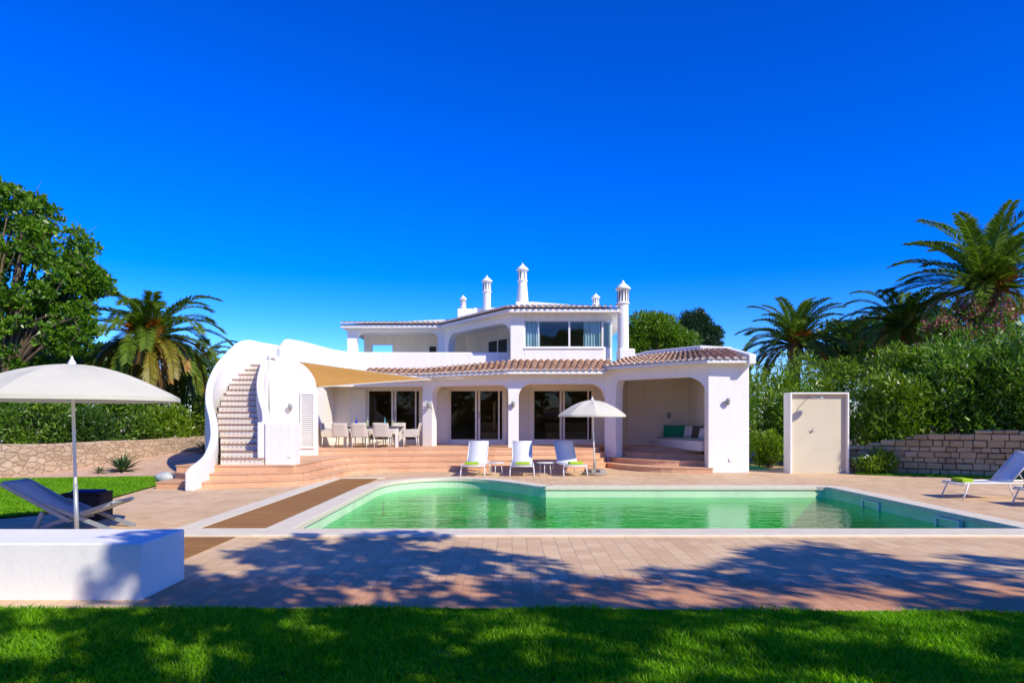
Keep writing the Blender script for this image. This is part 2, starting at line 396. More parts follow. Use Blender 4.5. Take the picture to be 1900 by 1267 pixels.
co=bpy.data.objects.new('camera',cd); COL.objects.link(co); co.location=(0,0,EYE); co.rotation_euler=(R(90),0,0)
SC.camera=co
SC.view_settings.view_transform='Standard'; SC.view_settings.look='None'; SC.view_settings.exposure=.74; SC.view_settings.gamma=1
SC.render.engine='CYCLES'
try:
    SC.cycles.max_bounces=12; SC.cycles.diffuse_bounces=8; SC.cycles.transparent_max_bounces=12; SC.cycles.caustics_reflective=False; SC.cycles.caustics_refractive=False
    SC.cycles.use_denoising=True; SC.cycles.sample_clamp_indirect=6
except Exception: pass

# ------------------------------------------------------------------ pool outline
def offset(poly, d):
    n=len(poly); out=[]
    A=sum(poly[i][0]*poly[(i+1)%n][1]-poly[(i+1)%n][0]*poly[i][1] for i in range(n))
    sgn=1 if A>0 else -1
    for i in range(n):
        p=Vector(poly[i]).to_2d(); a=Vector(poly[i-1]).to_2d(); b=Vector(poly[(i+1)%n]).to_2d()
        u=(p-a).normalized(); v=(b-p).normalized()
        na=Vector((u.y,-u.x))*sgn; nb=Vector((v.y,-v.x))*sgn
        k=(na+nb).normalized(); q=p+k*d/max(.4,k.dot(na)); out.append((q.x,q.y))
    return out
def smooth_curve(pts, n=4):
    out=[]; m=len(pts)
    for i in range(m-1):
        p0=Vector(pts[max(i-1,0)]); p1=Vector(pts[i]); p2=Vector(pts[i+1]); p3=Vector(pts[min(i+2,m-1)])
        for k in range(n):
            t=k/n
            out.append(.5*((2*p1)+(p2-p0)*t+(2*p0-5*p1+4*p2-p3)*t*t+(3*p1-p0-3*p2+p3)*t**3))
    out.append(Vector(pts[-1])); return out
arc=[tuple(p) for p in smooth_curve([(-3.33,16.7),(-3.27,17.4),(-3.07,18.05),(-2.7,18.6),(-2.2,18.95),(-1.65,19.05),(-1.1,18.9),(-.5,18.45),(.1,17.65),(.5,17.0),(.82,16.7)],4)]
POOL=[(-3.33,10.36)]+arc+[(7.45,16.7),(7.62,16.62),(7.70,16.45),(7.78,10.36)]
HOLE=offset(POOL,.25)

# ground: one sheet to the horizon
g=MB(); g.sheet([(-600,-300),(600,-300),(600,900),(-600,900)],-.02,[HOLE])
tag(g.build('ground',M['soil']),kind='structure')
g=MB(); g.sheet([(-15,6.12),(-6,6.12),(0,6.12),(5,5.98),(9,5.75),(17,5.2),(17,17.5),(12.5,20.2),(10.5,21.9),(11,27),(-9.2,27),(-9.2,17.4),(-9.6,16.4),(-8.9,11.2),(-15,10.8)],0,[HOLE])
tag(g.build('pool_deck',M['deck']),kind='structure')
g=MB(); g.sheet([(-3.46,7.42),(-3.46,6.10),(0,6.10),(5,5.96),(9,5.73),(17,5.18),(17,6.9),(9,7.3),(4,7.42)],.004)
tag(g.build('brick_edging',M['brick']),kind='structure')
# brown timber strip beside the pool and its boards in front
g=MB(); g.box((-4.8,10.40,-.01),(-3.77,19.2,.008))
tag(g.build('timber_strip',M['timber']),kind='structure')
g=MB(); g.box((-5.6,7.5,-.01),(-3.95,9.76,.008))
tag(g.build('timber_path',M['timber']),kind='structure')
g=MB()
g.box((-5.15,10.40,-.01),(-4.8,19.3,.02)); g.box((-4.8,19.2,-.01),(-3.6,19.45,.02)); g.box((-5.15,9.78,-.01),(-3.75,10.40,.03))
tag(g.build('paving_border',M['coping'],bevel=.006),kind='structure')

# ------------------------------------------------------------------ swimming pool
pool=empty('swimming_pool',(2.5,13.5,0),label='green swimming pool with curved back corner and pale stone rim',cat='pool')
po=pool.location
def ring(mb, inner, outer, z_top, z_in, z_out):
    n=len(inner); vs=[]; fs=[]
    for i in range(n):
        a=inner[i]; b=outer[i]
        vs += [(a[0],a[1],z_in),(a[0],a[1],z_top),(b[0],b[1],z_top),(b[0],b[1],z_out)]
    for i in range(n):
        j=(i+1)%n
        for k in range(3): fs.append((4*i+k,4*i+k+1,4*j+k+1,4*j+k))
    mb.add(vs,fs)
outer=offset(POOL,.42)
outer=[(p[0],9.78) if p[1]<10.3 else p for p in outer]
g=MB(po); ring(g,POOL[::-1],outer[::-1],.035,-.05,-.02); g.build('coping',M['coping'],pool,bevel=.012)
bas=offset(POOL,.03)[::-1]
g=MB(po); n=len(bas)
g.add([(p[0],p[1],-.04) for p in bas]+[(p[0],p[1],-1.35) for p in bas],[(i,(i+1)%n,(i+1)%n+n,i+n) for i in range(n)])
g.sheet(bas,-1.35); g.build('basin',M['basin'],pool)
# curved entry steps inside the bulge
g=MB(po)
for k,(dz,sc) in enumerate(((-.42,.0),(-.75,.35),(-1.05,.7))):
    a=[(x,y-sc) for x,y in arc if y-sc>16.2]
    a=[(a[0][0],15.6-sc*.6)]+a+[(a[-1][0],15.6-sc*.6)]
    if k==0: a=[(p[0],max(p[1],17.4)) for p in a]
    g.prism(a[::-1],-1.34,dz-.001*k,False)
g.build('entry_step',M['basin'],pool)
for y0,y1 in ((14.35,15.05),(11.75,12.43)):
    g=MB(po); x=7.74
    for (ya,yb,za,zb_) in ((y0,y1,-.10,-.07),(y0,y1,-.27,-.24),(y0,y0+.05,-.24,-.10),(y1-.05,y1,-.24,-.10)): g.box((x-.045,ya,za),(x+.03,yb,zb_))
    o=g.build('skimmer_frame',M['whitepole'],pool); g=MB(po); g.box((x-.01,y0+.05,-.24),(x+.02,y1-.05,-.10)); g.build('skimmer_mouth',M['basin'],o)
WL=-.235
g=MB(); g.sheet(offset(POOL,.028),WL); tag(g.build('pool_water',M['water']),kind='structure')

# ------------------------------------------------------------------ terrace and its steps
L1,L2,L3,L4=.165,.33,.50,.66
def sc2(pts,n=3): return [(p.x,p.y) for p in smooth_curve([(a,b,0) for a,b in pts],n)]
backs=[(7.0,27.3),(-7.7,27.3)]
tiers=[
 (L1,[(-8.6,17.4),(-8.6,16.5),(-7.4,16.45)]+sc2([(-6.6,16.75),(-5.7,17.1),(-5.2,17.6),(-5.02,19.2),(-4.85,20.5),(-4.2,21.35),(-2.8,21.75),(-.6,22.0),(1.0,22.2),(2.7,22.5)])+sc2([(3.3,23.8),(3.6,22.7),(4.15,21.85),(5.0,21.3),(6.2,21.08)])+[(6.3,23)]),
 (L2,[(-8.6,17.4),(-8.0,16.95),(-6.6,17.05)]+sc2([(-5.9,17.3),(-5.42,17.6),(-5.35,18.3),(-5.3,19.3),(-5.2,20.7),(-4.6,21.65),(-3.0,22.1),(-.8,22.35),(1.0,22.6),(2.9,22.95)])+sc2([(3.4,24.4),(3.76,23.5),(4.45,22.55),(5.3,22.05),(6.3,21.85)])+[(6.4,23)]),
 (L3,[(-8.6,17.5),(-6.6,17.5),(-5.62,17.55),(-5.57,17.62)]+sc2([(-5.56,18.2),(-5.56,19.4),(-5.5,20.9),(-5.0,22.0),(-3.4,22.55),(-1,22.8),(1.0,23.1),(2.9,23.4)])+sc2([(3.6,25.0),(4.15,24.1),(5.0,23.25),(6.4,22.7)])+[(6.5,23.5)]),
 (L4,[(-7.7,22.2),(-6.2,22.4),(-5.0,23.0),(-3.4,23.4),(-1,23.75),(1.0,23.9),(2.9,23.9)]+sc2([(3.4,25.2),(4.5,24.9),(5.4,24.3),(6.5,23.4)])+[(6.9,23.6)]),
]
g=MB()
zb=-.01
for k,(z,front) in enumerate(tiers):
    poly=front+backs
    n=len(poly)
    g.prism(poly,zb,z-.028,False)
    lip=[p for p in offset(front+backs,.02)]
    g.prism(lip,z-.028,z,True)
    zb=-.01
tag(g.build('terrace',M['terrace']),kind='structure')

# ------------------------------------------------------------------ sandy bank and lawns
g=MB(); xs=[-22+.5*i for i in range(30)]; ys=[16.5+.6*i for i in range(20)]
def bankz(x,y):
    t=min(1,max(0,(y-18.2)/8.5)); return .45*t*t*(3-2*t)+.004
pts=[(x,y,bankz(x,y)+.012*random.random()) for y in ys for x in xs]
nx=len(xs)
g.add(pts,[(j*nx+i,j*nx+i+1,(j+1)*nx+i+1,(j+1)*nx+i) for j in range(len(ys)-1) for i in range(nx-1) if not(xs[i+1]>-8.7 and ys[j]<17.2)],True)
tag(g.build('sandy_bank',M['sand']),kind='structure')
LAWN=[(-20,19.2),(-14.2,18.8),(-10.0,19.5)]+sc2([(-9.7,19.3),(-9.0,17.6),(-8.75,16.2),(-8.45,14.5),(-8.2,13),(-8.3,12),(-8.8,11.4)])+[(-20,10.8)]
g=MB(); g.sheet(LAWN,.03); tag(g.build('side_lawn',M['turf']),kind='structure')
FRONT=[(-30,-12),(30,-12),(30,4.6),(17,5.15),(9,5.70),(5,5.93),(0,6.07),(-6,6.07),(-30,6.07)]
g=MB(); g.sheet(FRONT,-.008); tag(g.build('front_lawn',M['turf']),kind='structure')

def in_poly(x,y,poly):
    inside=np.zeros(len(x),bool); n=len(poly); j=n-1
    for i in range(n):
        xi,yi=poly[i]; xj,yj=poly[j]
        c=((yi>y)!=(yj>y))&(x<(xj-xi)*(y-yi)/(yj-yi+1e-12)+xi); inside^=c; j=i
    return inside
def blades(name, x, y, z0, h, wd, mat, lean=.5):
    n=len(x); a=rng.uniform(0,2*np.pi,n); ln=rng.uniform(.1,lean,n)*h; b=rng.uniform(0,2*np.pi,n)
    dx=np.cos(a)*wd; dy=np.sin(a)*wd; lx=np.cos(b)*ln; ly=np.sin(b)*ln
    V=np.zeros((n,5,3),np.float32)
    V[:,0]=np.stack([x-dx,y-dy,z0],1); V[:,1]=np.stack([x+dx,y+dy,z0],1)
    V[:,2]=np.stack([x+dx*.75+lx*.35,y+dy*.75+ly*.35,z0+h*.6],1)
    V[:,3]=np.stack([x+lx,y+ly,z0+h],1)
    V[:,4]=np.stack([x-dx*.75+lx*.35,y-dy*.75+ly*.35,z0+h*.6],1)
    return np_mesh(name,V.reshape(-1,3),5,mat)
def clumpy(x,y,f):
    return .5+.25*(np.sin(x*f*1.3+1.1*np.sin(y*f*.9))+np.sin(y*f*1.7+1.3*np.sin(x*f*1.1)))
N=260000
x=rng.uniform(-6.5,6.5,N); y=6.11-(rng.random(N)**1.15)*3.4
k=in_poly(x,y,FRONT)&~((x<-3.42)&(y>6.38)); x=x[k]; y=y[k]
h=.025+.06*rng.random(len(x))*(.25+clumpy(x,y,3.0)); z=np.full(len(x),-.008)
tag(blades('front_grass',x,y,z,h,(.0036+.0018*rng.random(len(x))),M['grass'],1.0),kind='stuff',label='short lawn grass in dappled shade in the foreground',cat='grass')
N=130000
x=rng.uniform(-17,-8.1,N); y=rng.uniform(10.9,19.6,N); k=in_poly(x,y,LAWN); x=x[k]; y=y[k]
h=.025+.03*rng.random(len(x)); z=np.full(len(x),.03)
tag(blades('side_grass',x,y,z,h,.008+.003*rng.random(len(x)),M['grass'],.9),kind='stuff',label='sunny lawn grass behind the deck chair',cat='grass')
# strip of grass below the stone wall on the right
STRIP=[(10.4,20.6),(12.3,19.7),(17,17.0),(17,17.6),(12.6,20.4),(10.6,21.2)]
g=MB(); g.sheet(STRIP,.006); tag(g.build('grass_strip',M['turf']),kind='structure')
N=60000; x=rng.uniform(10,17,N); y=rng.uniform(17,21.3,N); k=in_poly(x,y,STRIP); x=x[k]; y=y[k]
tag(blades('strip_grass',x,y,np.full(len(x),.006),.03+.03*rng.random(len(x)),.009,M['grass'],.9),kind='stuff',label='narrow grass strip below the shaded stone wall',cat='grass')

# ------------------------------------------------------------------ villa
VO=Vector((0,25,0))
villa=empty('villa',VO,label='white two storey villa with clay tile eaves, round chimneys and a curving outside stair',cat='house')
W=M['white']
def arch_wall(mb, p0, p1, th, base, top, ops):
    p0=Vector((*p0,0)); p1=Vector((*p1,0)); L=(p1-p0).length; d=(p1-p0)/L; nb=Vector((-d.y,d.x,0))*th
    segs=[]; u=0.0; jamb=[]
    for (a,b,zs,zt,rl,rr) in ops:
        if a>u+1e-4: segs.append((u,base,a,base)); 
        cur=[]
        N=10
        if rl>0:
            for k in range(N+1):
                t=math.pi/2*k/N; cur.append((a+rl*(1-math.cos(t)), zt-(zt-zs)*(1-math.sin(t))))
        else: cur.append((a,zt))
        if rr>0:
            for k in range(N+1):
                t=math.pi/2*(1-k/N); cur.append((b-rr*(1-math.cos(t)), zt-(zt-zs)*(1-math.sin(t))))
        else: cur.append((b,zt))
        for i in range(len(cur)-1):
            if cur[i+1][0]-cur[i][0]>1e-5: segs.append((cur[i][0],cur[i][1],cur[i+1][0],cur[i+1][1]))
        if a>1e-4: jamb.append((a,base,zs if rl>0 else zt))
        if b<L-1e-4: jamb.append((b,base,zs if rr>0 else zt))
        u=b
    if u<L-1e-4: segs.append((u,base,L,base))
    def pt(u,z,back): q=p0+d*u+(nb if back else Vector()); return (q.x,q.y,z)
    for (a,za,b,zb) in segs:
        vs=[pt(a,za,0),pt(b,zb,0),pt(b,top,0),pt(a,top,0),pt(a,za,1),pt(b,zb,1),pt(b,top,1),pt(a,top,1)]
        mb.add(vs,[(0,1,2,3),(5,4,7,6),(4,5,1,0),(3,2,6,7)])
    for (u,z0,z1) in jamb:
        mb.add([pt(u,z0,0),pt(u,z0,1),pt(u,z1,1),pt(u,z1,0)],[(0,1,2,3)])
    a=segs[0]; mb.add([pt(0,a[1],0),pt(0,a[1],1),pt(0,top,1),pt(0,top,0)],[(0,1,2,3)])
    a=segs[-1]; mb.add([pt(L,a[3],0),pt(L,a[3],1),pt(L,top,1),pt(L,top,0)],[(0,1,2,3)])

# back wall of the ground floor with its three glass doors
DY=27.0; DZ0,DZ1=.78,2.85
doors=[(-5.74,-3.62),(-2.49,-.32),(.81,3.22)]
g=MB(VO)
xs=[-7.3]+[v for d in doors for v in d]+[4.5]
for i in range(0,len(xs),2): g.box((xs[i],DY,.6),(xs[i+1],DY+.25,3.3))
for a,b in doors:
    g.box((a,DY,DZ1),(b,DY+.25,3.3)); g.box((a,DY,.6),(b,DY+.25,DZ0))
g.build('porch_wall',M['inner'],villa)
g=MB(VO); g.box((-7.35,22.45,.4),(-7.05,27.25,3.06)); g.build('wall',W,villa)
# rooms behind the doors
g=MB(VO); X0,X1,Y0,Y1,Z0,Z1=-7.3,4.5,27.26,31.0,.7,3.15
vs=[(X0,Y0,Z0),(X1,Y0,Z0),(X1,Y1,Z0),(X0,Y1,Z0),(X0,Y0,Z1),(X1,Y0,Z1),(X1,Y1,Z1),(X0,Y1,Z1)]
g.add(vs,[(0,1,2,3),(4,7,6,5),(2,3,7,6),(0,3,7,4),(1,2,6,5)])
g.box((-3.2,27.27,.7),(-3.0,31,3.15)); g.box((.2,27.27,.7),(.4,31,3.15))
g.build('room',M['room'],villa)
def door_unit(a,b,split,parent=villa):
    g=MB(VO); y=DY+.06; w=.07
    g.box((a,y,DZ0),(a+w,y+.1,DZ1)); g.box((b-w,y,DZ0),(b,y+.1,DZ1))
    g.box((a+w,y,DZ1-w),(b-w,y+.1,DZ1)); g.box((a+w,y,DZ0),(b-w,y+.1,DZ0+.09))
    s=a+(b-a)*split
    g.box((s-.10,y-.02,DZ0+.09),(s-.02,y+.08,DZ1-w)); g.box((s+.02,y-.045,DZ0+.09),(s+.10,y+.05,DZ1-w))
    g.box((b-w-.16,y+.015,DZ0+.09),(b-w-.10,y+.06,DZ1-w))
    d=g.build('sliding_door',M['frame'],parent)
    p=MB(VO); p.box((s+.10,y+.02,DZ0+.09),(b-w,y+.03,DZ1-w)); p.build('pane',M['glass'],d)
    p=MB(VO); p.box((a+w,y+.05,DZ0+.09),(s-.10,y+.06,DZ1-w)); p.build('pane',M['glass'],d)
    h=MB(VO); h.tube([(s+.06,y-.09,DZ0+.95),(s+.06,y-.09,DZ0+1.2)],.012); h.build('handle',M['steel'],d)
for (a,b),s in zip(doors,(.5,.52,.49)): door_unit(a,b,s)
def shutter(x0,x1,y,z0,z1,slats=True,rot=0,name='louvred_shutter'):
    g=MB(VO); w=.05
    g.box((x0,y-.04,z0),(x0+w,y,z1)); g.box((x1-w,y-.04,z0),(x1,y,z1)); g.box((x0+w,y-.04,z0),(x1-w,y,z0+w)); g.box((x0+w,y-.04,z1-w),(x1-w,y,z1))
    if slats:
        n=int((z1-z0-2*w)/.062)
        for i in range(n):
            z=z0+w+(z1-z0-2*w)*(i+.1)/n
            g.add([(x0+w,y-.038,z),(x1-w,y-.038,z),(x1-w,y-.004,z+.045),(x0+w,y-.004,z+.045),(x0+w,y-.03,z-.008),(x1-w,y-.03,z-.008),(x1-w,y+.002,z+.037),(x0+w,y+.002,z+.037)],[(0,1,2,3),(7,6,5,4),(0,4,5,1),(3,2,6,7)])
    else: g.box((x0+w,y-.03,z0+w),(x1-w,y-.01,z1-w))
    g.build(name,M['frame'],villa)
shutter(-6.42,-5.78,DY-.005,.72,2.86,False); shutter(-3.58,-3.30,DY-.005,.72,2.86,True)
shutter(-3.12,-2.53,DY-.005,.72,2.86,False); shutter(-.28,0,DY-.005,.72,2.86)
shutter(.20,.78,DY-.005,.72,2.9); shutter(3.26,3.75,DY-.005,.72,2.86,False)

# arcade
g=MB(VO)
arch_wall(g,(-3.37,25.75),(-.13,24.46),.36,.4,3.33,[(.40,3.487,2.5,2.90,.30,.30)])
g.build('arcade',W,villa)
g=MB(VO); arch_wall(g,(-.13,24.40),(3.31,24.40),.38,.2,3.33,[(.37,3.44,2.45,2.93,.42,.5)]); g.build('arcade',W,villa)
g=MB(VO); arch_wall(g,(3.31,24.40),(6.12,21.36),.38,.1,3.47,[(.50,4.14,2.35,3.03,.12,.85)]); g.build('arcade',W,villa)
g=MB(VO); arch_wall(g,(-7.05,25.75),(-3.37,25.75),.3,2.9,3.30,[]); g.build('beam',W,villa)
# right wing
g=MB(VO)
g.box((6.12,21.30,-.01),(7.40,21.72,3.46)); g.box((7.02,21.72,-.01),(7.40,27.4,3.7))
g.build('wall',W,villa,bevel=.025)
g=MB(VO); g.box((3.75,26.6,.6),(7.02,26.85,3.3)); g.box((6.88,22.2,.6),(7.02,26.6,3.3))
g.strip([(3.70,24.75),(4.5,26.6)],[.6,.6],[3.3,3.3],.12)
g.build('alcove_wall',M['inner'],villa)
g=MB(VO); Mx=Matrix.Translation((3.78,25.0,0))@Matrix.Rotation(math.atan2(1.85,.8),4,'Z'); g.box((.0,-.05,.7),(.42,-.01,2.3),Mx); g.build('side_window',M['dark'],villa)
# bench in the alcove
g=MB(VO); g.prism([(5.35,26.6),(5.55,25.7),(5.85,24.4),(6.05,23.2),(6.2,22.4),(6.88,22.4),(6.88,26.6)],.62,.94); g.build('bench',W,villa,bevel=.02)
# terrace ceiling
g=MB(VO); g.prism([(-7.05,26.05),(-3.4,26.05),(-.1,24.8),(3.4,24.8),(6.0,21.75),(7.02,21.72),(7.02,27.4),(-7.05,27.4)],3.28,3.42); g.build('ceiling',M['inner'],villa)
# lower tiled roofs
def bil(e0,e1,t0,t1,s,t):
    e=e0.lerp(e1,s); q=t0.lerp(t1,s); return e.lerp(q,t)
def tile_patch(e0,e1,t0,t1,mat,pitch=.23,row=.36,r=.088,parent=villa,mortar=True,name='tile_roof',slab=True):
    e0,e1,t0,t1=[Vector(v) for v in (e0,e1,t0,t1)]
    g=MB(VO); c=MB(VO); n=max(2,round((e1-e0).length/pitch))
    rows=max(1,round(((t0-e0).length+(t1-e1).length)/2/row))
    for i in range(n):
        s=(i+.5)/n; a=e0.lerp(e1,s); b=t0.lerp(t1,s)
        ax=(e1-e0).normalized(); up=(b-a).normalized(); nn=ax.cross(up).normalized()
        if nn.z<0: nn=-nn
        ax=up.cross(nn).normalized()
        wsc=min(1.0,((t1-t0).length/(e1-e0).length))
        for k in range(rows):
            q0=a.lerp(b,k/rows)-up*.05; q1=a.lerp(b,(k+1)/rows)
            j=random.uniform(-.008,.008); vs=[]; S=7
            k0=1-(1-wsc)*k/rows; k1=1-(1-wsc)*(k+1)/rows
            for (q,rr,lift,kk) in ((q0,r*1.04,.030,k0),(q1,r*.86,.004,k1)):
                for m in range(S):
                    th=math.pi*m/(S-1); vs.append(q+ax*(math.cos(th)*rr*max(kk,.35)+j)+nn*(math.sin(th)*rr*.85+lift))
            g.add(vs,[(m,m+1,m+1+S,m+S) for m in range(S-1)],True)
            if k==0 and mortar:
                vs=[v+up*.012 for v in vs[:S]]; c.add(vs,[tuple(range(S))])
    # pan tiles between the covers
    p=MB(VO); U=rows
    for k in range(rows):
        a0=e0.lerp(t0,k/rows); a1=e1.lerp(t1,k/rows); b0=e0.lerp(t0,(k+1)/rows); b1=e1.lerp(t1,(k+1)/rows)
        h=Vector((0,0,.022)); h2=Vector((0,0,.006))
        p.add([a0+h,a1+h,b1+h2,b0+h2],[(0,1,2,3)])
    o=g.build(name,mat,parent); p.build('pan_tiles',mat,o)
    if mortar: c.build('mortar_ends',M['mortar'],o)
    if slab:
        s_=MB(VO); d=Vector((0,0,.10)); z=Vector((0,0,.0))
        bk=[v-d for v in (e0,e1,t1,t0)]
        s_.add([e0,e1,t1,t0]+bk,[(0,1,2,3),(7,6,5,4),(0,4,5,1),(1,5,6,2),(2,6,7,3),(3,7,4,0)]); s_.build('eave_slab',W,o)
    return o
ez=3.36
tile_patch((-3.45,25.35,ez-.06),(-.12,23.95,ez),(-3.45,26.62,3.62),(-.02,25.72,3.86),M['tile'])
tile_patch((-5.6,25.35,ez-.06),(-3.45,25.35,ez-.06),(-5.6,26.62,3.62),(-3.45,26.62,3.62),M['tile'])
tile_patch((-.12,23.95,ez),(3.30,23.95,ez),(-.02,25.72,3.88),(3.75,25.72,3.88),M['tile'])
tile_patch((3.22,24.02,3.50),(6.0,20.97,3.50),(4.35,25.45,3.93),(6.35,23.1,4.02),M['tile_pale'])
tile_patch((6.0,20.97,3.50),(7.24,20.93,3.50),(6.35,23.1,4.02),(7.24,23.1,4.02),M['tile_pale'])
g=MB(VO)
g.add([(7.24,20.86,3.36),(7.46,20.86,3.36),(7.46,23.2,3.36),(7.24,23.2,3.36),(7.24,20.86,3.66),(7.46,20.86,3.66),(7.46,23.2,4.10),(7.24,23.2,4.10)],[(0,1,2,3),(4,7,6,5),(0,4,5,1),(1,5,6,2),(2,6,7,3),(3,7,4,0)])
g.strip([(4.25,25.62),(4.9,25.0),(6.4,23.2),(7.46,23.16)],[3.4]*4,[4.02,4.16,4.18,4.12],.2)
g.build('roof_parapet',W,villa,bevel=.03)
# upper deck
g=MB(VO); g.prism([(-9.0,22.7),(-7.4,22.5),(-6.6,26.5),(4.2,26.6),(7.4,27.4),(7.4,34),(-9,34)],3.30,3.47); g.build('deck_slab',W,villa)
g=MB(VO)
pp=[(-7.55,22.35),(-7.42,22.7),(-7.2,23.6),(-6.95,24.8),(-6.72,25.8),(-6.45,26.35),(-6.1,26.6),(-4,26.64),(-.02,26.64)]
tp=[3.95,4.28,4.36,4.34,4.30,4.29,4.285,4.28,4.28]
tp=[3.98,4.34,4.36,4.33,4.30,4.29,4.285,4.28,4.28]
g.strip(pp,[3.02]*len(pp),tp,.2); g.build('balcony_parapet',W,villa,bevel=.05,seg=3)
# upper room
g=MB(VO); RZ0,RZ1=3.4,5.72; wz0,wz1=4.36,5.40; fy=25.7
g.box((-.06,fy,RZ0),(.46,fy+.35,RZ1)); g.box((.46,fy,RZ0),(3.45,fy+.22,wz0)); g.box((.46,fy,wz1),(3.45,fy+.22,RZ1))
g.strip([(3.45,fy),(3.86,26.35)],[RZ0]*2,[wz0]*2,.18); g.strip([(3.45,fy),(3.86,26.35)],[wz1]*2,[RZ1]*2,.18)
g.strip([(3.86,26.35),(4.3,30)],[RZ0]*2,[RZ1]*2,.18)
g.box((.44,fy-.05,wz0-.05),(3.47,fy+.0,wz0-.004))
g.build('wall',W,villa,bevel=.02)
g=MB(VO); t=.05
for (a,b,z0,z1) in ((.46,3.45,wz0,wz0+t),(.46,3.45,wz1-t,wz1),(.46,.46+t,wz0+t,wz1-t),(2.13,2.20,wz0+t,wz1-t),(3.38,3.45,wz0+t,wz1-t),(.98,1.01,wz0+t,wz1-t)):
    g.box((a,fy+.06,z0),(b,fy+.12,z1))
g.strip([(3.47,fy+.06),(3.84,26.35)],[wz0]*2,[wz0+t]*2,.06); g.strip([(3.47,fy+.06),(3.84,26.35)],[wz1-t]*2,[wz1]*2,.06)
wf=g.build('window',M['frame'],villa)
g=MB(VO); g.box((.51,fy+.085,wz0+t),(2.13,fy+.093,wz1-t)); g.build('pane',M['glass_up'],wf)
g=MB(VO); g.box((2.20,fy+.085,wz0+t),(3.38,fy+.093,wz1-t)); g.build('pane',M['glass_up'],wf)
g=MB(VO); g.strip([(3.49,fy+.09),(3.83,26.33)],[wz0+t]*2,[wz1-t]*2,.01); g.build('pane',M['glass_up'],wf)
def curtain(p0,p1,z0,z1,folds,amp=.04):
    p0=Vector((*p0,0)); p1=Vector((*p1,0)); d=(p1-p0).normalized(); nn=Vector((-d.y,d.x,0)); N=folds*8; vs=[]
    for i in range(N+1):
        q=p0.lerp(p1,i/N)+nn*amp*math.sin(i/8*2*math.pi)*(1+.3*math.sin(i*.37)); vs += [(q.x,q.y,z0),(q.x,q.y,z1)]
    g=MB(VO); g.add(vs,[(2*i,2*i+2,2*i+3,2*i+1) for i in range(N)],True); g.build('curtain',M['curtain'],wf)
curtain((.52,fy+.27),(1.06,fy+.27),4.22,5.44,5); curtain((2.72,fy+.28),(3.36,fy+.28),4.22,5.44,6); curtain((3.5,fy+.33),(3.76,26.28),4.22,5.44,3)
g=MB(VO); vs=[(.40,25.93,3.5),(3.3,25.93,3.5),(4.05,30,3.5),(.40,30,3.5),(.40,25.93,5.45),(3.3,25.93,5.45),(4.05,30,5.45),(.40,30,5.45)]
g.add(vs,[(0,1,2,3),(4,7,6,5),(2,3,7,6),(0,3,7,4)]); g.build('upper_room',M['room'],villa)
# gallery
g=MB(VO)
arch_wall(g,(-7.24,30.0),(-2.95,30.0),.32,3.4,5.74,[(.42,3.98,5.15,5.52,.32,.4)])
arch_wall(g,(-2.95,30.0),(-.06,25.76),.32,3.4,5.74,[(.30,5.13,4.75,5.36,.5,.75)])
g.build('gallery_arcade',W,villa)
g=MB(VO); by=32.5
g.box((-7.05,by,3.4),(-6.67,by+.2,5.7)); g.box((-6.67,by,5.2),(-5.7,by+.2,5.7)); g.box((-6.67,by,3.4),(-5.7,by+.2,4.4)); g.box((-5.7,by,3.4),(-2.2,by+.2,5.7))
g.strip([(-2.2,by),(.38,28.6),(.40,26.05)],[3.4]*3,[5.7]*3,.15)
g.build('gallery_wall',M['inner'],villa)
def flat_door(p,q,z0,z1,out,split=.5):
    p=Vector((*p,0)); q=Vector((*q,0)); L=(q-p).length; Mx=Matrix.Translation(p)@Matrix.Rotation(math.atan2(q.y-p.y,q.x-p.x),4,'Z')
    g=MB(VO); w=.07
    for a,b,c,d in ((0,w,z0,z1),(L-w,L,z0,z1),(w,L-w,z1-w,z1),(L*split-w/2,L*split+w/2,z0,z1-w)): g.box((a,-out-.05,c),(b,-out,d),Mx)
    o=g.build('gallery_door',M['frame'],villa); g=MB(VO); g.box((w,-out-.02,z0),(L-w,-out-.008,z1-w),Mx); g.build('pane',M['dark'],o)
flat_door((-4.0,by),(-3.15,by),3.5,5.18,.0)
dv=Vector((2.58,-3.9)); 
flat_door(tuple(Vector((-2.2,by))+dv*.44),tuple(Vector((-2.2,by))+dv*.80),3.5,5.2,.0)
# upper roof: white hipped roof with a clay tile edge
EV=[(-7.45,29.62),(-3.05,29.62),(-.12,25.30),(3.98,25.30)]
EZ=5.76
g=MB(VO); full=EV+[(4.8,31),(4.8,35.5),(-7.45,35.5)]
g.prism(full,EZ-.12,EZ-.002); g.build('eave_slab',W,villa)
g=MB(VO); apex=(.85,30.2,6.86); apex2=(-2.2,32.5,6.45); base=[(x,y,EZ+.01) for x,y in full]
g.add(base+[apex,apex2],[(1,2,7),(2,3,7),(3,4,7),(4,5,7),(5,6,8),(6,0,8),(0,1,8),(1,7,8),(7,5,8)]); g.build('roof',W,villa)
TZ=EZ+.03
for (a,b,c,d) in (((-7.45,29.55),(-3.05,29.55),(-7.45,30.3),(-2.75,30.3)),((-3.05,29.55),(-.15,25.25),(-2.75,30.3),(.25,25.95)),((-.15,25.25),(4.0,25.25),(.25,25.95),(4.05,25.95))):
    tile_patch((*a,TZ),(*b,TZ),(*c,TZ+.13),(*d,TZ+.13),M['tile_pale'],.22,.4,.085,slab=False,name='eave_tiles')
for a_,b_ in (((-2.45,30.6,5.8),(-1.75,31.3,6.62)),((-1.75,31.0,5.8),(.2,31.6,6.72)),((.15,28.4,5.8),(.62,28.95,6.55))):
    g=MB(VO); g.box(a_,b_); g.build('roof_block',W,villa,bevel=.03)

